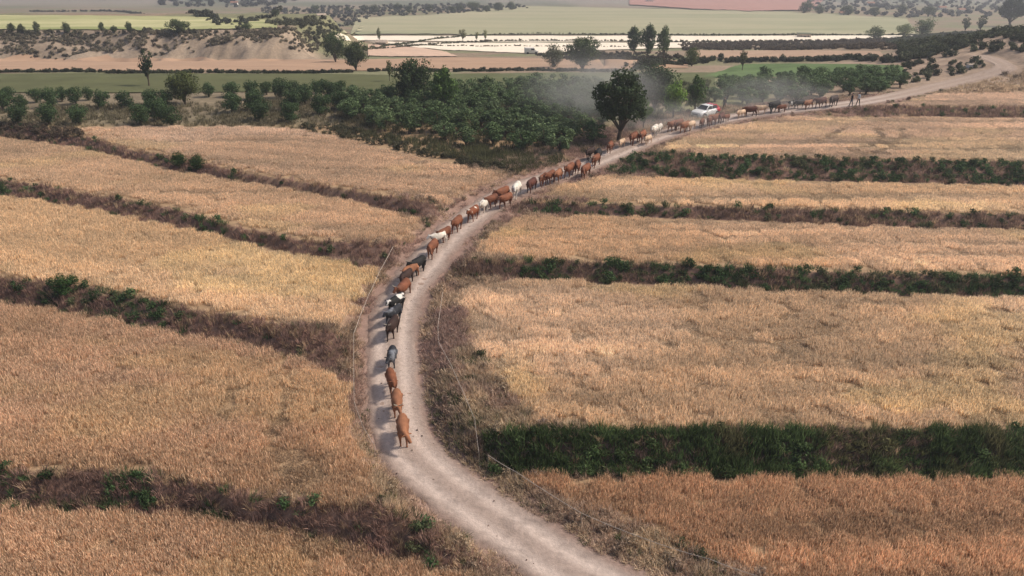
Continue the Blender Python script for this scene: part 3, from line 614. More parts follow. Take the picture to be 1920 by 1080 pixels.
# rows of round bushes on the left
ROWS = {'back': [(-22,205,36),(18,190,28),(70,192,28),(118,190,26),(166,188,24),(312,200,32),(500,178,26),(548,176,26),(595,176,26),(640,176,26),(5,207,38),(42,205,30),(97,202,36),(143,196,34),(192,203,34),(239,203,34),(284,198,32),(392,182,26),(436,182,30),(478,186,36),(526,184,38),(573,196,40),(616,188,40),(662,184,26)],
        'front': [(37,232,40),(95,233,40),(149,233,38),(265,234,42),(301,225,46),(323,236,42),(437,211,40),(490,226,42),(474,208,40),(546,230,40),(545,206,40),(602,216,42),(638,208,40)]}
for rn, Lr in ROWS.items():
    for i, (x, y, w_) in enumerate(sorted(Lr)):
        nth = ['first', 'second', 'third', 'fourth', 'fifth', 'sixth', 'seventh', 'eighth', 'ninth', 'tenth', 'eleventh', 'twelfth', 'thirteenth', 'fourteenth']; nth = ORD[i]
        tree('olive_bush', 'round', (x, y), y-w_*1.02, w_*1.1, ROUND, 'round dark olive bush, %s from the left in the %s row' % (nth, rn), 'round olive bushes in rows on the left', 'bush')
# dense grove in the middle and the orchard on the right
def grove(poly_px, step, h, col, label, group, name, flab, jit=.3, kinds=('olive',)):
    poly = at(poly_px)[:, :2]; x0, y0 = poly.min(0); x1, y1 = poly.max(0); n = 0
    ys = np.arange(y0, y1, step); made = []
    for j, yy in enumerate(ys):
        for xx in np.arange(x0+(j % 2)*step*.5, x1, step):
            x = xx+random.uniform(-jit, jit)*step; y = yy+random.uniform(-jit, jit)*step
            if not inside(poly, np.array([x]), np.array([y]))[0]: continue
            s_, _ = road_q(np.array([x]), np.array([y]))
            if abs(s_[0]) < 4.2: continue
            hh = h*random.uniform(.8, 1.22); z = float(gz_at(np.array([x]), np.array([y]))[0]); k = random.random()
            c = tuple(a*(1-k)+b*k for a, b in zip(col[0], col[1]))
            tree(name, random.choice(kinds), None, 0, 0, c, label, group, pos=(x, y, z), h=hh, wd=hh*random.uniform(1.15, 1.45)); made.append(bpy.data.objects[-1] if False else LAST[0]); n += 1
    front = [a for a in made if not any(b is not a and abs(b.location.x/b.location.y-a.location.x/a.location.y) < .022 and b.location.y < a.location.y-.3 for b in made)]
    for q, a in enumerate(sorted(front, key=lambda o: o.location.x/o.location.y)[:30]): a['label'] = flab % ORD[q]
    return n
n1 = grove([(640,196),(720,190),(880,176),(1000,172),(1110,172),(1150,215),(1105,283),(1040,300),(960,292),(860,272),(700,247),(640,226)], 3.0, 2.7, ((.045,.066,.034),(.075,.095,.062)), 'grey green olive tree crowded into the dense grove above the left terraces', 'olive trees of the dense grove', 'olive_tree', 'olive tree on the open near edge of the dense grove, %s from the left')
n2 = grove([(1335,160),(1500,150),(1690,140),(1700,166),(1610,183),(1500,194),(1400,200),(1335,200)], 2.9, 2.4, ((.042,.066,.032),(.07,.095,.055)), 'low green tree crowded into the orchard right of the white car', 'low trees of the orchard beyond the track', 'orchard_tree', 'low orchard tree on the edge along the far track, %s from the left')

# hedges, scrub and undergrowth too thick to count
def scrub_poly(px, step, col, sc, label, kind='scrub', name='scrub', dens=1.0, cat='scrub'):
    poly = at(px)[:, :2]; X, Y = jgrid(poly, step); n = fbm(X*.12, Y*.12, 55); k = rng.uniform(0, 1, len(X)) < dens*(.35+1.3*ss(.35, .65, n)); X, Y = X[k], Y[k]
    if len(X) == 0: return
    s_, _ = road_q(X, Y); k = np.abs(s_) > 2.6; X, Y = X[k], Y[k]
    t = np.array(col)*rng.uniform(.6, 1.5, (len(X), 1)); scatter(name, kind, np.column_stack([X, Y, gz_at(X, Y)]), rng.uniform(sc*.5, sc*1.3, len(X)), t, label, cat, .1)
def scrub_line(px, wid, step, col, sc, label, kind='scrub', name='hedge', cat='hedge'):
    P = at(px); P = resample(P, step); n = len(P); q = np.repeat(P, 2, 0)[:, :2]+rng.normal(0, wid, (2*n, 2))
    t = np.array(col)*rng.uniform(.6, 1.5, (2*n, 1)); scatter(name, kind, np.column_stack([q, gz_at(q[:, 0], q[:, 1])]), rng.uniform(sc*.4, sc*1.3, 2*n), t, label, cat, .1)
HG = (.06, .066, .038)
scrub_line([(-60,136),(200,136),(420,137),(660,136)], .5, .42, HG, .5, 'dark hedge line between the tan field and the left green field')
scrub_line([(690,134),(900,134),(1060,134),(1185,135)], .5, .42, HG, .5, 'dark hedge line behind the dense grove')
scrub_line([(1190,132),(1290,120),(1400,115),(1550,114),(1690,115)], .9, .6, HG, .8, 'dark hedge line above the bright green crop')
scrub_poly([(1270,84),(1400,80),(1560,78),(1690,72),(1720,90),(1560,93),(1400,94),(1280,95)], 1.5, (.11,.085,.06), .7, 'brown and green scrub on the low rise behind the tan field')
scrub_poly([(1000,104),(1070,100),(1150,100),(1240,100),(1280,110),(1160,112),(1060,114)], 1.4, (.085,.075,.05), .6, 'dry scrub on the mound under the three tall trees')
scrub_poly([(1660,78),(1740,68),(1850,60),(2000,52),(2000,105),(1880,100),(1760,108),(1690,112)], 1.2, (.075,.085,.048), .95, 'thick green scrub covering the right ridge', dens=.75)
scrub_poly([(1690,120),(1760,116),(1830,112),(1850,126),(1790,142),(1740,152),(1700,158)], 1.3, (.075,.082,.045), .7, 'scrub in the bend of the far track', dens=.7)
scrub_poly([(1720,168),(1800,158),(1890,130),(2000,112),(2000,170),(1850,176),(1760,178)], .7, (.42,.32,.22), 1.0, 'dry straw grass on the pale slope at the right edge', kind='dry', name='dry_grass', cat='grass')
scrub_line([(1790,174),(1850,172),(1920,171),(2000,171)], .5, .5, (.17,.12,.09), 1.0, 'brown weed line across the pale slope at the right edge', kind='dry', name='weeds', cat='weeds')
scrub_line([(1880,140),(1930,146),(2000,150)], .6, .5, (.17,.13,.09), 1.1, 'dry weeds on the slope below the bend of the far track', kind='dry', name='weeds', cat='weeds')
scrub_poly([(-100,66),(150,64),(400,62),(560,58),(610,80),(560,98),(300,104),(-100,104)], .85, (.19,.165,.115), .6, 'dry scrub dotting the eroded slope on the left', dens=.85)
scrub_poly([(-100,59),(150,59),(400,60),(560,50),(590,60),(400,66),(150,68),(-100,68)], 1.2, (.13,.125,.08), .75, 'scrub along the top edge of the eroded slope')
scrub_line([(60,22),(250,25),(380,27),(490,33)], 2, 1.3, (.075,.08,.06), .9, 'far hedge behind the plateau field')
scrub_poly([(490,17),(700,12),(960,8),(1000,16),(850,26),(700,32),(520,34)], 5, (.12,.12,.10), 1.7, 'far grey hedge belt beyond the valley', dens=.32)
scrub_poly([(470,40),(560,38),(620,44),(640,62),(620,80),(580,70),(520,50)], 1.6, (.12,.12,.075), .9, 'scrub over the right end of the eroded slope', dens=1.0)
scrub_poly([(280,-8),(480,-8),(560,2),(480,14),(300,12)], 9, (.1,.1,.085), 3, 'scrub on the far left hill', dens=.5)
scrub_poly([(1500,-10),(1700,-10),(1960,-10),(1960,34),(1700,34),(1540,26)], 7, (.12,.12,.105), 2.0, 'scrub on the far right hillside', dens=.28)
scrub_poly([(-60,205),(300,196),(640,182),(700,246),(590,246),(500,238),(300,237),(130,239),(-60,242)], .62, (.16,.14,.085), 1.0, 'dry grass between the round olive bushes', kind='dry', name='dry_grass', cat='grass')
scrub_poly([(-80,236),(60,238),(140,244),(170,262),(60,262),(-80,252)], .55, (.11,.085,.06), 1.0, 'tangled weeds at the far left end of the terraces', kind='shrub')
scrub_poly([(540,238),(640,238),(800,284),(960,318),(980,334),(880,314),(700,274),(590,250)], .5, (.09,.085,.05), 1.0, 'weeds and low shrubs along the foot of the grove', kind='shrub')
scrub_poly([(560,240),(700,250),(860,272),(1040,302),(1110,290),(1040,330),(960,322),(800,290),(640,246)], .5, (.10,.10,.05), 1.1, 'dark green weeds on the slope below the grove', kind='grass', name='grass', cat='grass')
scrub_poly([(640,190),(880,172),(1110,165),(1150,210),(1100,290),(1040,305),(860,275),(640,230)], .9, (.12,.11,.06), 1.1, 'grass under the dense grove', kind='grass', name='grass', cat='grass')
scrub_poly([(1180,240),(1290,208),(1330,205),(1330,150),(1180,170),(1160,230)], .9, (.10,.105,.06), 1.0, 'grass under the trees beside the car', kind='grass', name='grass', cat='grass')
scrub_line([(590,78),(900,79),(1300,79),(1640,76)], .5, 1.1, (.13,.12,.07), .6, 'thin grass line between the two cream stubble fields')
scrub_line([(700,85),(900,88),(1100,88),(1240,87)], .35, 1.1, (.15,.13,.08), .45, 'thin dark furrow line of weeds across the wide cream stubble')
scrub_line([(590,67),(900,67),(1300,67),(1700,66)], .4, 1.2, (.11,.12,.06), .6, 'thin hedge along the foot of the wide pale green field')

# ------------------------------------------------------------ solid helpers
def evaluated(name, V, F, mods):
    me = bpy.data.meshes.new('t'); me.from_pydata(V, [], F); me.update(); o = bpy.data.objects.new('t', me); C.objects.link(o)
    for ty, kw in mods:
        m = o.modifiers.new(ty, ty)
        for k, v in kw.items(): setattr(m, k, v)
    dg = bpy.context.evaluated_depsgraph_get(); dg.update(); r = bpy.data.meshes.new_from_object(o.evaluated_get(dg)); r.name = name
    bpy.data.objects.remove(o); bpy.data.meshes.remove(me); 
    for p in r.polygons: p.use_smooth = True
    return r
def loft(S, seg=12):
    """closed loft through ellipses: (centre, axis_u*ru, axis_v*rv)"""
    V = []; F = []
    for c, u, v in S:
        for k in range(seg):
            a = 2*math.pi*k/seg; V.append(tuple(Vector(c)+Vector(u)*math.cos(a)+Vector(v)*math.sin(a)))
    n = len(S)
    for i in range(n-1):
        for k in range(seg): F.append((i*seg+k, i*seg+(k+1) % seg, (i+1)*seg+(k+1) % seg, (i+1)*seg+k))
    F.append(tuple(range(seg))[::-1]); F.append(tuple((n-1)*seg+k for k in range(seg))); return V, F
def limb(pts, rad, seg=8, flat=1.0):
    S = []; pts = [Vector(p) for p in pts]
    for i, p in enumerate(pts):
        d = (pts[min(i+1, len(pts)-1)]-pts[max(i-1, 0)]).normalized(); a = d.cross(Vector((0, 1, 0))); a = a.normalized() if a.length > .1 else Vector((1, 0, 0)); b = d.cross(a)
        S.append((p, a*rad[i], b*rad[i]*flat))
    return loft(S, seg)

# ------------------------------------------------------------ cattle
def cow_mesh(name, ph, head):
    L = []
    sec = [(-.97,1.14,.10,.12),(-.9,1.10,.22,.25),(-.72,1.06,.285,.33),(-.4,1.0,.31,.36),(0,.97,.345,.40),(.35,1.0,.31,.38),(.6,1.03,.26,.36),(.78,1.07,.2,.3),(.93,1.12,.13,.2)]
    L.append(loft([((x, 0, z), (0, w_, 0), (0, 0, h)) for x, z, w_, h in sec], 16))
    hx, hy, hz = head
    nk = [Vector((.62, 0, 1.12)), Vector((.9, hy*.35, 1.12+(hz-1.1)*.45)), Vector((hx-.08, hy*.8, hz+.02))]
    L.append(limb(nk, [.27, .2, .14], 10, .8))
    f = Vector((.29, hy*.8, -.24-.25*(1.35-hz))); P0 = Vector((hx-.1, hy*.8, hz+.06))
    L.append(limb([P0, P0+f*.3, P0+f*.65, P0+f*1.0, P0+f*1.08], [.13, .14, .115, .1, .07], 10, .95))
    sd_ = f.cross(Vector((0, 0, 1))).normalized()
    for s in (-1, 1):
        b = P0+Vector((0, 0, .03))+sd_*s*.1; L.append(limb([b, b+sd_*s*.12+Vector((0, 0, -.01)), b+sd_*s*.24+Vector((0, 0, -.05))], [.035, .065, .025], 6, .5))
    for s, sw in ((-1, ph[0]), (1, ph[1])):
        L.append(limb([(.56, s*.17, .98), (.56+sw*.25, s*.17, .7), (.55+sw*.75, s*.165, .45), (.55+sw*1.0-max(0, -sw)*.12, s*.16, .14), (.56+sw*1.1, s*.16, .05), (.58+sw*1.1, s*.16, 0)], [.15, .105, .068, .046, .058, .062], 8))
    for s, sw in ((-1, ph[2]), (1, ph[3])):
        L.append(limb([(-.7, s*.17, 1.0), (-.64+sw*.3, s*.19, .74), (-.78+sw*.75, s*.175, .48), (-.74+sw*1.0, s*.165, .14), (-.72+sw*1.05, s*.165, .05), (-.69+sw*1.05, s*.165, 0)], [.22, .15, .072, .048, .058, .062], 8))
    L.append(limb([(-.95, 0, 1.27), (-1.03, 0, 1.1), (-1.04, .03, .75), (-1.03, .05, .5), (-1.02, .05, .4)], [.045, .035, .032, .05, .03], 6))
    L.append(limb([(-.42, 0, .72), (-.42, 0, .58)], [.14, .07], 8))
    V, F = join_tubes(L)
    return evaluated(name, V, F, [('REMESH', dict(mode='VOXEL', voxel_size=.03)), ('SMOOTH', dict(factor=.5, iterations=3)), ('DECIMATE', dict(ratio=.3))])
COWM = [cow_mesh('cow', (.22, -.2, -.18, .2), (1.12, .0, 1.3)), cow_mesh('cow', (-.2, .18, .2, -.16), (1.14, .12, 1.16)), cow_mesh('cow', (.1, -.24, .16, -.2), (1.1, -.14, 1.22)), cow_mesh('cow', (-.05, .08, -.1, .08), (1.12, .22, 1.02))]
HEADS = [(1.12, .0, 1.3), (1.14, .12, 1.16), (1.1, -.14, 1.22), (1.12, .22, 1.02)]
M_horn = plain('horn', (.42, .36, .27), .5, .3)
def horn_mesh(hd, s):
    hx, hy, hz = hd; b = Vector((hx-.11, hy*.8, hz+.14)); V, F = limb([b+Vector((0, s*.06, 0)), b+Vector((.02, s*.18, .04)), b+Vector((.07, s*.26, .13)), b+Vector((.09, s*.26, .2))], [.032, .027, .018, .006], 6)
    me = bpy.data.meshes.new('horn'); me.from_pydata(V, [], F); me.materials.append(M_horn); return me
HORN = [[horn_mesh(h, s) for s in (-1, 1)] for h in HEADS]
def hide(name, c1, c2=None, thr=.5, soft=.04, scale=1.6):
    """coat: two-tone patches in the animal's own space"""
    m, t, b = new_mat(name, .75, .25); co = t.nodes.new('ShaderNodeTexCoord'); oi = t.nodes.new('ShaderNodeObjectInfo')
    ad = t.nodes.new('ShaderNodeVectorMath'); ad.operation = 'ADD'; mu = t.nodes.new('ShaderNodeMath'); mu.operation = 'MULTIPLY'; mu.inputs[1].default_value = 40
    t.links.new(oi.outputs['Random'], mu.inputs[0]); t.links.new(co.outputs['Object'], ad.inputs[0]); t.links.new(mu.outputs[0], ad.inputs[1])
    n = t.nodes.new('ShaderNodeTexNoise'); n.inputs['Scale'].default_value = scale; n.inputs['Detail'].default_value = 2; t.links.new(ad.outputs[0], n.inputs['Vector'])
    r = t.nodes.new('ShaderNodeValToRGB'); e = r.color_ramp.elements
    if c2 is None: c2 = tuple(min(1, c*1.35) for c in c1); c1 = tuple(c*.75 for c in c1); e[0].position = .3; e[1].position = .7
    else: e[0].position = thr-soft; e[1].position = thr+soft
    e[0].color = c1+(1,); e[1].color = c2+(1,); t.links.new(n.outputs[0], r.inputs[0])
    t.links.new(r.outputs[0], b.inputs['Base Color']); return m
HIDE = {'rust': hide('coat_rust', (.17, .06, .028)), 'tan': hide('coat_tan', (.235, .10, .05)), 'brown': hide('coat_brown', (.15, .052, .025)), 'darkred': hide('coat_dark_red', (.075, .022, .013)), 'black': hide('coat_black', (.010, .009, .009)),
        'white': hide('coat_white', (.60, .55, .48)), 'cream': hide('coat_cream', (.52, .37, .25)), 'grey': hide('coat_grey_black', (.02, .021, .026), (.22, .23, .26), .58, .1, 1.3), 'pied': hide('coat_pied', (.012, .012, .012), (.6, .57, .53), .6, .03, 1.7), 'dkbrown': hide('coat_dark_brown', (.03, .014, .01)), 'redwhite': hide('coat_red_white', (.18, .055, .022), (.6, .54, .46), .62, .03, 1.5)}
for me in COWM: me.materials.clear(); me.materials.append(HIDE['rust'])
COWS = [  # foot pixel, coat, scale, label
 (757,828,'tan',1.0,'tan cow leading the herd at the front of the line'),
 (746,778,'tan',1.0,'second cow from the front, reddish tan, close behind the leader'),
 (736,735,'rust',1.0,'third cow from the front, rust red, walking the left rut'),
 (736,688,'grey',.95,'grey and black cow, fourth from the front'),
 (737,632,'dkbrown',1.0,'dark brown cow, fifth from the front, ahead of a grey one'),
 (739,606,'grey',.9,'grey dusty cow between a dark brown and a black and white cow'),
 (744,586,'pied',1.0,'black cow with white patches behind the grey dusty cow'),
 (757,560,'brown',1.0,'brown cow behind the black and white cow'),
 (762,538,'dkbrown',1.0,'dark brown cow tucked between two brown cows'),
 (770,526,'tan',1.0,'tan brown cow beside the tall black cow'),
 (783,515,'black',1.08,'tall black cow at the bend of the track'),
 (811,482,'rust',1.0,'rust red cow just behind the black cow at the bend'),
 (822,461,'white',.95,'small white cow between two rust red cows above the bend'),
 (833,454,'brown',.95,'brown cow half hidden behind the small white cow'),
 (857,434,'rust',1.0,'rust cow walking alone between the gaps above the bend'),
 (887,414,'redwhite',1.0,'red cow with white markings in front of a white cow'),
 (907,399,'white',.95,'white cow behind the red cow with white markings'),
 (921,391,'brown',1.0,'brown cow left of a close pair of red cows'),
 (948,389,'rust',.95,'nearer cow of a close pair of red cows'),
 (942,378,'rust',1.0,'farther cow of a close pair of red cows'),
 (968,370,'white',1.05,'large white cow ahead of the long row of red cows'),
 (996,360,'darkred',1.0,'dark red cow first in the long row of red cows'),
 (1018,349,'rust',.95,'second cow in the long row of red cows'),
 (1031,345,'rust',.95,'third cow in the long row of red cows'),
 (1046,341,'tan',.95,'fourth cow in the long row of red cows, paler tan'),
 (1067,332,'rust',1.0,'fifth cow in the long row of red cows'),
 (1082,325,'brown',.95,'sixth cow in the long row of red cows, half hidden'),
 (1097,332,'rust',1.05,'large rust cow on the right edge of the track'),
 (1116,313,'rust',1.0,'rust cow in front of a dark pair'),
 (1106,300,'dkbrown',1.0,'left cow of a dark pair on the track'),
 (1121,302,'black',1.0,'right black cow of a dark pair on the track'),
 (1143,286,'brown',.9,'lone brown cow left of the big dark tree trunk'),
 (1165,277,'cream',.75,'pale calf near the foot of the big dark tree'),
 (1187,271,'brown',1.0,'dusty brown cow right of the big dark tree trunk'),
 (1203,267,'rust',1.0,'rust cow behind the dusty brown cow'),
 (1214,271,'cream',.8,'cream calf at the right edge of the track near the dusty group'),
 (1226,257,'white',1.05,'tall white cow standing out in the dust'),
 (1236,250,'white',.85,'smaller white cow behind the tall white cow'),
 (1260,247,'rust',1.0,'left red cow of the bunch below the white car'),
 (1271,244,'brown',1.0,'middle brown cow of the bunch below the white car'),
 (1283,249,'tan',1.0,'tan cow at the front of the bunch below the white car'),
 (1294,246,'cream',.95,'cream cow at the right of the bunch below the white car'),
 (1315,239,'brown',.8,'small brown calf in front of the white car'),
 (1329,237,'brown',.95,'brown cow passing the front of the white car'),
 (1340,234,'rust',.95,'rust cow passing below the door of the white car'),
 (1351,231,'darkred',.95,'dark red cow passing the rear of the white car'),
 (1361,229,'brown',.75,'brown calf just behind the rear of the white car'),
 (1388,222,'cream',.8,'cream calf ahead of the side on dark red cow'),
 (1405,219,'darkred',1.0,'dark red cow seen side on right of the white car'),
 (1425,215,'cream',.9,'pinkish cream cow between a dark red and a black cow'),
 (1450,212,'black',1.15,'big black cow seen side on near the end of the herd'),
 (1464,211,'brown',.75,'brown calf right behind the big black cow'),
 (1485,205,'pied',.85,'left black and white cow near the end of the herd'),
 (1497,204,'pied',.85,'right black and white cow near the end of the herd'),
 (1514,205,'tan',.9,'tan cow near the end of the herd behind the black and white pair'),
 (1537,203,'darkred',1.05,'dark red cow second to last in the herd'),
 (1561,200,'dkbrown',1.05,'last cow of the herd, dark brown'),
]
for i, (u, v, coat, sc, lab) in enumerate(COWS):
    p = at([(u, v)])[0]; j = int(np.argmin((ROAD[:, 0]-p[0])**2+(ROAD[:, 1]-p[1])**2)); j2 = min(j+9, len(ROAD)-1); h = math.atan2(-RT[j2, 1], -RT[j2, 0]); dh = (-math.pi/2-h+math.pi) % (2*math.pi)-math.pi; h += dh*(.45 if 14 < i < 47 else .1 if i < 15 else .12)+random.uniform(-.25, .25)
    k = [3, 1, 0, 2][i % 4] if i < 4 else random.randrange(4)
    o = bpy.data.objects.new('cow', COWM[k]); link(o); o.material_slots[0].link = 'OBJECT'; o.material_slots[0].material = HIDE[coat]
    onr = abs(road_q(np.array([p[0]]), np.array([p[1]]))[0][0]) < 1.8
    o.location = (p[0], p[1], p[2]+(.05 if onr else 0)); o.rotation_euler.z = h; s_ = .94*sc*random.uniform(.96, 1.04); o.scale = (s_, s_*random.uniform(1.02, 1.14), s_)
    tag(o, lab, 'calf' if 'calf' in lab else 'cow', 'herd of cattle walking down the track')
    if sc > .8 and i % 3 == 1 and coat in ('rust', 'tan', 'brown', 'black', 'darkred', 'dkbrown', 'white'):
        for hm in HORN[k]: link(bpy.data.objects.new('horn', hm), o)

# ------------------------------------------------------------ white car
def bm_obj(name, V, F, mat, parent, bev=0, smooth=True):
    if bev: me = evaluated(name, V, F, [('BEVEL', dict(width=bev, segments=2, limit_method='ANGLE'))])
    else:
        me = bpy.data.meshes.new(name); me.from_pydata(V, [], F); me.update()
    me.materials.clear(); me.materials.append(mat); return link(bpy.data.objects.new(name, me), parent)
def box(x0, x1, y0, y1, z0, z1):
    V = [(x, y, z) for x in (x0, x1) for y in (y0, y1) for z in (z0, z1)]; return V, [(0, 1, 3, 2), (4, 6, 7, 5), (0, 4, 5, 1), (2, 3, 7, 6), (0, 2, 6, 4), (1, 5, 7, 3)]
M_glass = plain('car_glass', (.012, .014, .017), .08, .6, var=.05); M_tyre = plain('tyre_rubber', (.018, .018, .018), .85, .2); M_rim = plain('rim_metal', (.25, .25, .26), .35, .5, .8); M_trim = plain('black_trim', (.02, .02, .021), .5, .4); M_lamp = plain('lamp_lens', (.55, .56, .58), .1, .6)
def paint():
    m, t, b = new_mat('white_red_paint', .25, .5); co = t.nodes.new('ShaderNodeTexCoord'); sx = t.nodes.new('ShaderNodeSeparateXYZ'); t.links.new(co.outputs['Object'], sx.inputs[0])
    ad = t.nodes.new('ShaderNodeMath'); ad.operation = 'MULTIPLY_ADD'; ad.inputs[1].default_value = -.9; t.links.new(sx.outputs[2], ad.inputs[0]); t.links.new(sx.outputs[0], ad.inputs[2])
    r = t.nodes.new('ShaderNodeValToRGB'); e = r.color_ramp.elements; mr = t.nodes.new('ShaderNodeMapRange'); mr.inputs[1].default_value = -3; mr.inputs[2].default_value = 3; t.links.new(ad.outputs[0], mr.inputs[0]); t.links.new(mr.outputs[0], r.inputs[0])
    e[0].position = .168; e[0].color = (.42, .025, .04, 1); e[1].position = .173; e[1].color = (.78, .78, .77, 1); t.links.new(r.outputs[0], b.inputs['Base Color']); return m
M_paint = paint()
p = at([(1322,219)])[0]; j = int(np.argmin((ROAD[:, 0]-p[0])**2+(ROAD[:, 1]-p[1])**2)); car = bpy.data.objects.new('parked_car', None); link(car); car.location = (p[0], p[1], p[2]+.02); car.rotation_euler.z = math.atan2(-RT[j, 1], -RT[j, 0])+.12
tag(car, 'white crossover car with a red rear quarter beside the herd', 'car')
def carsec(x, hw, zb, zt, hr): return [(x, -hw*.92, zb), (x, -hw, zb+.2), (x, -hw, zt-.14), (x, -hw*hr, zt), (x, hw*hr, zt), (x, hw, zt-.14), (x, hw, zb+.2), (x, hw*.92, zb)]
SEC = [(2.12,.62,.36,.66,.85),(2.05,.78,.26,.84,.86),(1.75,.88,.22,.95,.86),(1.0,.91,.22,1.04,.88),(0,.92,.22,1.06,.9),(-1.2,.92,.22,1.1,.9),(-1.85,.89,.25,1.1,.88),(-2.05,.8,.32,1.0,.86),(-2.1,.7,.4,.85,.85)]
V = []; F = []
for q in SEC: V += carsec(*q)
for i in range(len(SEC)-1):
    for k in range(8): F.append((i*8+k, i*8+(k+1) % 8, (i+1)*8+(k+1) % 8, (i+1)*8+k))
F.append(tuple(range(8))[::-1]); F.append(tuple((len(SEC)-1)*8+k for k in range(8)))
n0 = len(V); cab = [(.95, .80, 1.02), (.25, .64, 1.55), (-1.35, .62, 1.57), (-1.95, .76, 1.05)]
for x, hw, z in cab: V += [(x, -hw, z), (x, hw, z)]
V += [(.9, -.8, .95), (.9, .8, .95), (-1.9, -.78, .95), (-1.9, .78, .95)]
c0 = n0; F += [(c0, c0+1, c0+3, c0+2), (c0+2, c0+3, c0+5, c0+4), (c0+4, c0+5, c0+7, c0+6), (c0+8, c0, c0+2, c0+4, c0+6, c0+10), (c0+9, c0+11, c0+7, c0+5, c0+3, c0+1), (c0, c0+8, c0+9, c0+1), (c0+6, c0+7, c0+11, c0+10), (c0+8, c0+10, c0+11, c0+9)]
body = bm_obj('body', V, F, M_paint, car, .03)
def panel(name, pts, mat, off, parent=car):
    P = [Vector(q) for q in pts]; nrm = (P[1]-P[0]).cross(P[2]-P[0]).normalized(); nrm = nrm if nrm.dot(Vector(off)) > 0 else -nrm
    a = [q+nrm*.012 for q in P]; b = [q-nrm*.02 for q in P]; n = len(P); V = [tuple(q) for q in a+b]; F = [tuple(range(n)), tuple(range(n, 2*n))[::-1]]+[(i, n+i, n+(i+1) % n, (i+1) % n) for i in range(n)]
    return bm_obj(name, V, F, mat, parent)
panel('windshield', [(.87,-.72,1.08),(.87,.72,1.08),(.3,.58,1.51),(.3,-.58,1.51)], M_glass, (1, 0, 1))
panel('rear_window', [(-1.88,-.68,1.12),(-1.88,.68,1.12),(-1.42,.56,1.52),(-1.42,-.56,1.52)], M_glass, (-1, 0, 1))
for s in (-1, 1):
    def sp_(x, z): return (x, s*(.80-(z-1.02)/.53*.165), z)
    panel('side_window', [sp_(.72, 1.1), sp_(-.3, 1.1), sp_(-.3, 1.49), sp_(.22, 1.49)], M_glass, (0, s, .2))
    panel('side_window', [sp_(-.38, 1.1), sp_(-1.45, 1.12), sp_(-1.25, 1.49), sp_(-.38, 1.49)], M_glass, (0, s, .2))
    bm_obj('door_handle', *box(-.2, -.02, s*.915-.02, s*.915+.02, .92, .95), M_trim, car)
    mi = limb([(.72, s*.82, 1.1), (.7, s*1.0, 1.13), (.68, s*1.06, 1.13)], [.05, .09, .05], 8); bm_obj('mirror', *mi, M_paint, car)
    panel('headlight', [(2.0, s*.42, .76), (1.86, s*.80, .80), (1.84, s*.80, .9), (1.99, s*.42, .85)], M_lamp, (1, s*.4, .3))
    panel('tail_light', [(-2.0, s*.6, .9), (-1.9, s*.84, .9), (-1.9, s*.84, 1.02), (-2.0, s*.6, 1.0)], plain('tail_lens', (.35, .01, .012), .2, .5), (-1, s*.4, 0))
    bm_obj('sill', *box(-.85, .85, s*.91-.03, s*.91+.03, .2, .32), M_trim, car, .01)
    for x in (1.3, -1.28):
        e = bm_obj('wheel', *loft([((x, s*.70, .33), (.33, 0, 0), (0, 0, .33)), ((x, s*.72, .33), (.345, 0, 0), (0, 0, .345)), ((x, s*.92, .33), (.345, 0, 0), (0, 0, .345)), ((x, s*.94, .33), (.30, 0, 0), (0, 0, .30))], 20), M_tyre, car)
        bm_obj('rim', *loft([((x, s*.93, .33), (.24, 0, 0), (0, 0, .24)), ((x, s*.955, .33), (.22, 0, 0), (0, 0, .22)), ((x, s*.965, .33), (.06, 0, 0), (0, 0, .06))], 16), M_rim, e)
        V, F = loft([((x, s*.86, .36), (.42, 0, 0), (0, 0, .42)), ((x, s*.928, .36), (.42, 0, 0), (0, 0, .42))], 20); bm_obj('wheel_arch', V, F, M_trim, car)
bm_obj('grille', *box(2.02, 2.13, -.45, .45, .5, .66), M_trim, car, .02); bm_obj('bumper', *box(1.98, 2.15, -.6, .6, .3, .42), M_trim, car, .02)
bm_obj('number_plate', *box(2.125, 2.16, -.26, .26, .43, .54), plain('plate_white', (.7, .7, .68)), car)
for s in (-1, 1): bm_obj('roof_rail', *limb([(.15, s*.56, 1.585), (-.6, s*.55, 1.62), (-1.3, s*.54, 1.6)], [.02, .02, .02], 6), M_trim, car)

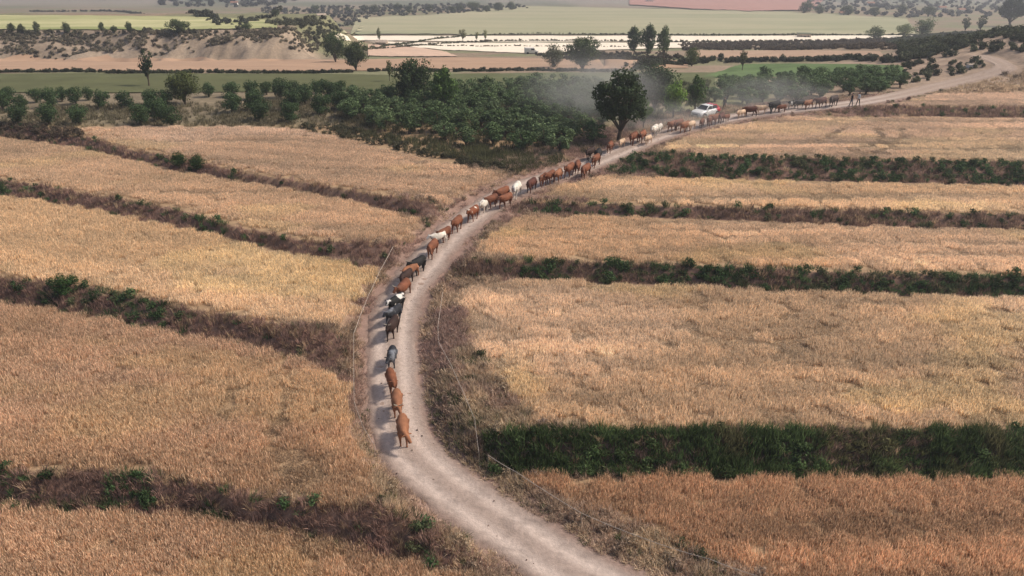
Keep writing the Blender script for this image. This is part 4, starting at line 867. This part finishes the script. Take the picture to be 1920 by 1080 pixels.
# ------------------------------------------------------------ people
M_skin = plain('skin', (.42, .24, .17), .6, .3)
def person(px, hgt, shirt, trous, hairc, head_rot, stride, label, rz, arm):
    L = [limb([(0, 0, .86), (0, 0, .98), (0, 0, 1.12), (.01, 0, 1.3), (0, 0, 1.42), (0, 0, 1.48)], [.12, .12, .11, .13, .11, .06], 12, 1.45), limb([(0, 0, 1.42), (.01, 0, 1.55)], [.058, .055], 8),
         loft([((.01, 0, 1.52), (.05, 0, 0), (0, .045, 0)), ((.025, 0, 1.56), (.085, 0, 0), (0, .068, 0)), ((.02, 0, 1.64), (.1, 0, 0), (0, .078, 0)), ((.01, 0, 1.71), (.09, 0, 0), (0, .07, 0)), ((0, 0, 1.76), (.04, 0, 0), (0, .035, 0))], 12),
         limb([(.1, 0, 1.64), (.135, 0, 1.6), (.11, 0, 1.585)], [.014, .018, .012], 6)]
    for s, sw in ((-1, stride), (1, -stride)):
        L.append(limb([(0, s*.09, .92), (sw*.5, s*.095, .5), (sw*.95, s*.095, .1), (sw*.95, s*.095, .04)], [.095, .065, .045, .045], 10)); L.append(limb([(sw*.95-.06, s*.095, .035), (sw*.95+.06, s*.1, .04), (sw*.95+.19, s*.105, .025)], [.04, .045, .028], 8))
        a = arm if s > 0 else -.1
        hnd = Vector((.18+a*.3, s*.26, .84+a*.25)); L.append(limb([(0, s*.17, 1.42), (-.03, s*.23, 1.13), tuple(hnd)], [.058, .045, .03], 8)); L.append(limb([hnd, hnd+Vector((.03, 0, -.08))], [.03, .04], 8, .6))
        for q in range(4): L.append(limb([hnd+Vector((.02+.02*q-.02, 0, -.08)), hnd+Vector((.04+.02*q-.02, -s*.01, -.13)), hnd+Vector((.035+.02*q-.02, -s*.03, -.16+.01*abs(q-1.5))) ], [.011, .010, .008], 5))
        L.append(limb([hnd+Vector((.03, 0, -.03)), hnd+Vector((.07, -s*.01, -.07)), hnd+Vector((.08, -s*.02, -.1))], [.013, .011, .009], 5))
    V, F = join_tubes(L); me = evaluated('person', V, F, [('REMESH', dict(mode='VOXEL', voxel_size=.012)), ('SMOOTH', dict(factor=.4, iterations=2)), ('DECIMATE', dict(ratio=.25))])
    me.materials.clear()
    for m_ in (M_skin, shirt, trous, M_trim): me.materials.append(m_)
    for f in me.polygons:
        c = f.center; f.material_index = 3 if c.z < .075 else 2 if c.z < .93 and abs(c.y) < .2 else 0 if (c.z > 1.475 or (abs(c.y) > .19 and c.z < 1.02)) else 1
    o = link(bpy.data.objects.new('person', me)); p = at([px])[0]; o.location = (p[0], p[1], p[2]+.06); o.rotation_euler.z = rz; o.scale = (hgt/1.76,)*3; tag(o, label, 'person')
    V, F = loft([((-.005, 0, 1.63), (.1, 0, -.03), (0, .084, 0)), ((-.005, 0, 1.7), (.1, 0, 0), (0, .083, 0)), ((-.005, 0, 1.755), (.07, 0, 0), (0, .06, 0)), ((-.005, 0, 1.775), (.02, 0, 0), (0, .02, 0))], 12); h = bm_obj('hair', V, F, hairc, o)
    return o
M_white = plain('white_cotton', (.72, .72, .7), .9, .1); M_navy = plain('dark_cloth', (.016, .017, .022), .9, .1); M_grey = plain('grey_denim', (.07, .08, .10), .9, .1); M_hair = plain('dark_hair', (.015, .011, .008), .7, .2)
person((1608,199), 1.78, M_white, M_navy, M_hair, 0, .22, 'person in a white shirt and dark trousers walking behind the herd', math.pi+.2, .2)
person((1595,200), 1.74, M_navy, M_grey, M_hair, 0, .18, 'person in a dark top walking left of the white shirted person', math.pi-.1, .5)
person((1357,208), 1.78, M_navy, M_navy, M_hair, 0, .1, 'person in dark clothes standing behind the white car', math.pi*1.3, .3)

# ------------------------------------------------------------ tape fences along the track
M_tape = plain('fence_tape', (.56, .49, .42), .6, .2); M_post = plain('fence_post', (.30, .25, .2), .7, .2)
def fence(px, label, hgt=.85, sag=.05):
    P = at(px, hgt); e = bpy.data.objects.new('tape_fence', None); link(e); e.location = (P[0][0], P[0][1], P[0][2]-hgt); tag(e, label, 'fence', 'tape fences along the track'); b0 = Vector(e.location); V = []; F = []
    for q in P:
        v, f = tube([Vector(q)-b0-Vector((0, 0, hgt+.1)), Vector(q)-b0+Vector((0, 0, .08))], [.016, .014], 6); bm_obj('post', v, f, M_post, e)
    for a, b in zip(P[:-1], P[1:]):
        pts = [Vector(a)*(1-t)+Vector(b)*t-Vector((0, 0, sag*4*t*(1-t)))-b0 for t in np.linspace(0, 1, 9)]; n = len(V)
        for q in pts: V += [tuple(q+Vector((-.006, 0, .016))), tuple(q+Vector((.006, 0, .016))), tuple(q+Vector((.006, 0, -.016))), tuple(q+Vector((-.006, 0, -.016)))]
        for i in range(8):
            for k in range(4): F.append((n+i*4+k, n+i*4+(k+1) % 4, n+i*4+4+(k+1) % 4, n+i*4+4+k))
    bm_obj('tape', V, F, M_tape, e)
fence([(737,462),(712,508),(690,555),(675,592),(663,625),(663,690),(664,752),(680,798),(701,832)], 'pale tape fence along the left edge of the track')
fence([(830,548),(821,610),(822,640),(845,682),(872,742),(890,785),(898,850)], 'pale tape fence on the reddish right verge of the track')
fence([(915,853),(968,885),(1090,962),(1220,1014),(1330,1048),(1440,1086)], 'pale tape fence in front of the nearest right wheat field')

# ------------------------------------------------------------ far buildings
M_stone = plain('pale_stone', (.42, .34, .27), .9, .1, var=.25, scale=2); M_tile = plain('roof_tile', (.32, .17, .12), .9, .1, var=.25, scale=4); M_lime = plain('lime_wash', (.72, .68, .62), .9, .1)
def house(px, wpx, hpx, wall, roof, label, name='farmhouse', flat=False):
    p = at([px])[0]; d = p[1]*cp-(p[2]-CAMH)*sp; W = wpx*d/FPX; Hh = hpx*d/FPX; D = W*.7; e = bpy.data.objects.new(name, None); link(e); e.location = (p[0], p[1], p[2]-.3); e.rotation_euler.z = random.uniform(-.3, .3); tag(e, label, 'house' if name == 'farmhouse' else 'hut')
    h1 = Hh*(.68 if not flat else .9)
    wl_ = bm_obj('wall', *box(-W/2, W/2, -D/2, D/2, 0, h1), wall, e)
    if flat: bm_obj('roof', *box(-W*.54, W*.54, -D*.56, D*.56, h1, Hh), roof, e)
    else:
        o = .06*W; V = [(-W/2-o, -D/2-o, h1), (W/2+o, -D/2-o, h1), (W/2+o, D/2+o, h1), (-W/2-o, D/2+o, h1), (-W/2-o, 0, Hh+.1), (W/2+o, 0, Hh+.1)]; bm_obj('roof', V, [(0, 1, 5, 4), (2, 3, 4, 5), (0, 4, 3), (1, 2, 5), (3, 2, 1, 0)], roof, e)
    bm_obj('door', *box(-W*.08, W*.08, -D/2-.03, -D/2+.02, 0, h1*.6), M_trim, e)
    for x in (-.3, .3): bm_obj('window', *box(W*x-W*.06, W*x+W*.06, -D/2-.03, -D/2+.02, h1*.4, h1*.7), M_glass, e)
house((716,84), 20, 10, M_stone, M_stone, 'small grey stone hut beside the cream stubble', 'stone_hut')
house((1822,126), 16, 9, M_lime, M_stone, 'small whitewashed shed in the bend of the far track', 'shed', True)
house((1507,70), 22, 9, M_stone, plain('green_roof', (.12, .13, .07)), 'low shed with a dull green roof at the end of the cream strip', 'shed', True)
house((603,30), 16, 6, M_lime, M_stone, 'pale farmhouse in front of the far hedge belt on the left')
for i, (x, y) in enumerate([(1580,28),(1632,10),(1766,18),(1802,22),(1218,4),(440,9)]):
    house((x, y), 12, 7, M_lime, M_tile, ['pale farmhouse at the right end of the pink hillside','pale farmhouse high on the far right hillside','left one of two pale houses on the far right hillside','right one of two pale houses on the far right hillside','pale farmhouse at the left end of the pink hillside','pale farmhouse on the far left hill'][i])
p = at([(996,101)])[0]; van = bpy.data.objects.new('parked_van', None); link(van); van.location = tuple(p); van.rotation_euler.z = .2; tag(van, 'small far white van at the edge of the cream stubble', 'van')
V = [(-1.9,-.8,.3),(2.0,-.8,.3),(2.0,-.8,.9),(1.2,-.75,1.1),(.7,-.7,1.8),(-1.9,-.7,1.8)]; V += [(x, -y, z) for x, y, z in V]; F = [tuple(range(6)), tuple(range(6, 12))[::-1]]+[(i, 6+i, 6+(i+1) % 6, (i+1) % 6) for i in range(6)]
bm_obj('body', V, F, M_lime, van, .05); bm_obj('window', *box(-.2, .75, -.81, -.74, 1.15, 1.6), M_glass, van)
for x in (-1.2, 1.25):
    for s in (-1, 1): bm_obj('wheel', *loft([((x, s*.66, .33), (.33, 0, 0), (0, 0, .33)), ((x, s*.84, .33), (.33, 0, 0), (0, 0, .33))], 14), M_tyre, van)

# ------------------------------------------------------------ dust hanging over the track, and the valley's haze
def dust(px, lift, size, dens, label):
    p = at([px])[0]; me = bpy.data.meshes.new('dust_cloud'); bm = bmesh.new(); bmesh.ops.create_icosphere(bm, subdivisions=3, radius=1); bm.to_mesh(me); bm.free()
    o = link(bpy.data.objects.new('dust_cloud', me)); o.location = (p[0], p[1], p[2]+lift); o.scale = size; tag(o, label, 'dust', kind='stuff')
    m = bpy.data.materials.new('dust'); m.use_nodes = True; t = m.node_tree; t.nodes.remove(t.nodes['Principled BSDF']); v = t.nodes.new('ShaderNodeVolumePrincipled'); v.inputs['Color'].default_value = (.97, .95, .93, 1); v.inputs['Anisotropy'].default_value = .2
    co = t.nodes.new('ShaderNodeTexCoord'); ln = t.nodes.new('ShaderNodeVectorMath'); ln.operation = 'LENGTH'; t.links.new(co.outputs['Object'], ln.inputs[0])
    fo = t.nodes.new('ShaderNodeMapRange'); fo.interpolation_type = 'SMOOTHSTEP'; fo.inputs[1].default_value = 1.0; fo.inputs[2].default_value = .1; fo.inputs[3].default_value = 0; fo.inputs[4].default_value = dens; t.links.new(ln.outputs['Value'], fo.inputs[0])
    n = t.nodes.new('ShaderNodeTexNoise'); n.inputs['Scale'].default_value = 2.2; n.inputs['Detail'].default_value = 3; t.links.new(co.outputs['Object'], n.inputs['Vector']); mr = t.nodes.new('ShaderNodeMapRange'); mr.inputs[1].default_value = .36; mr.inputs[2].default_value = .66; t.links.new(n.outputs[0], mr.inputs[0])
    mu = t.nodes.new('ShaderNodeMath'); mu.operation = 'MULTIPLY'; t.links.new(fo.outputs[0], mu.inputs[0]); t.links.new(mr.outputs[0], mu.inputs[1]); t.links.new(mu.outputs[0], v.inputs['Density']); t.links.new(v.outputs[0], t.nodes['Material Output'].inputs['Volume']); me.materials.append(m)
dust((1125,240), 4.5, (10, 9, 6.5), .09, 'grey dust drifting over the grove left of the big dark tree')
dust((1085,232), 5.0, (12, 8, 5.5), .055, 'thin dust veil drifting left across the dense grove')
dust((1240,244), 1.5, (11, 6, 3.0), .11, 'low dust around the cattle beside the big dark tree')
dust((1430,208), 2.2, (12, 6, 3.8), .10, 'pale dust rising behind the big black cow')
hm = bpy.data.meshes.new('haze'); V, F = box(-3150, 3150, -45, 3700, -70, 175); hm.from_pydata(V, [], F); hz = link(bpy.data.objects.new('haze', hm)); tag(hz, 'thin bluish haze over the whole valley', 'haze', kind='stuff')
m = bpy.data.materials.new('haze_air'); m.use_nodes = True; t = m.node_tree; t.nodes.remove(t.nodes['Principled BSDF']); v = t.nodes.new('ShaderNodeVolumePrincipled'); v.inputs['Color'].default_value = (.80, .84, .93, 1); v.inputs['Density'].default_value = .0005; v.inputs['Anisotropy'].default_value = .3; t.links.new(v.outputs[0], t.nodes['Material Output'].inputs['Volume']); hm.materials.append(m)
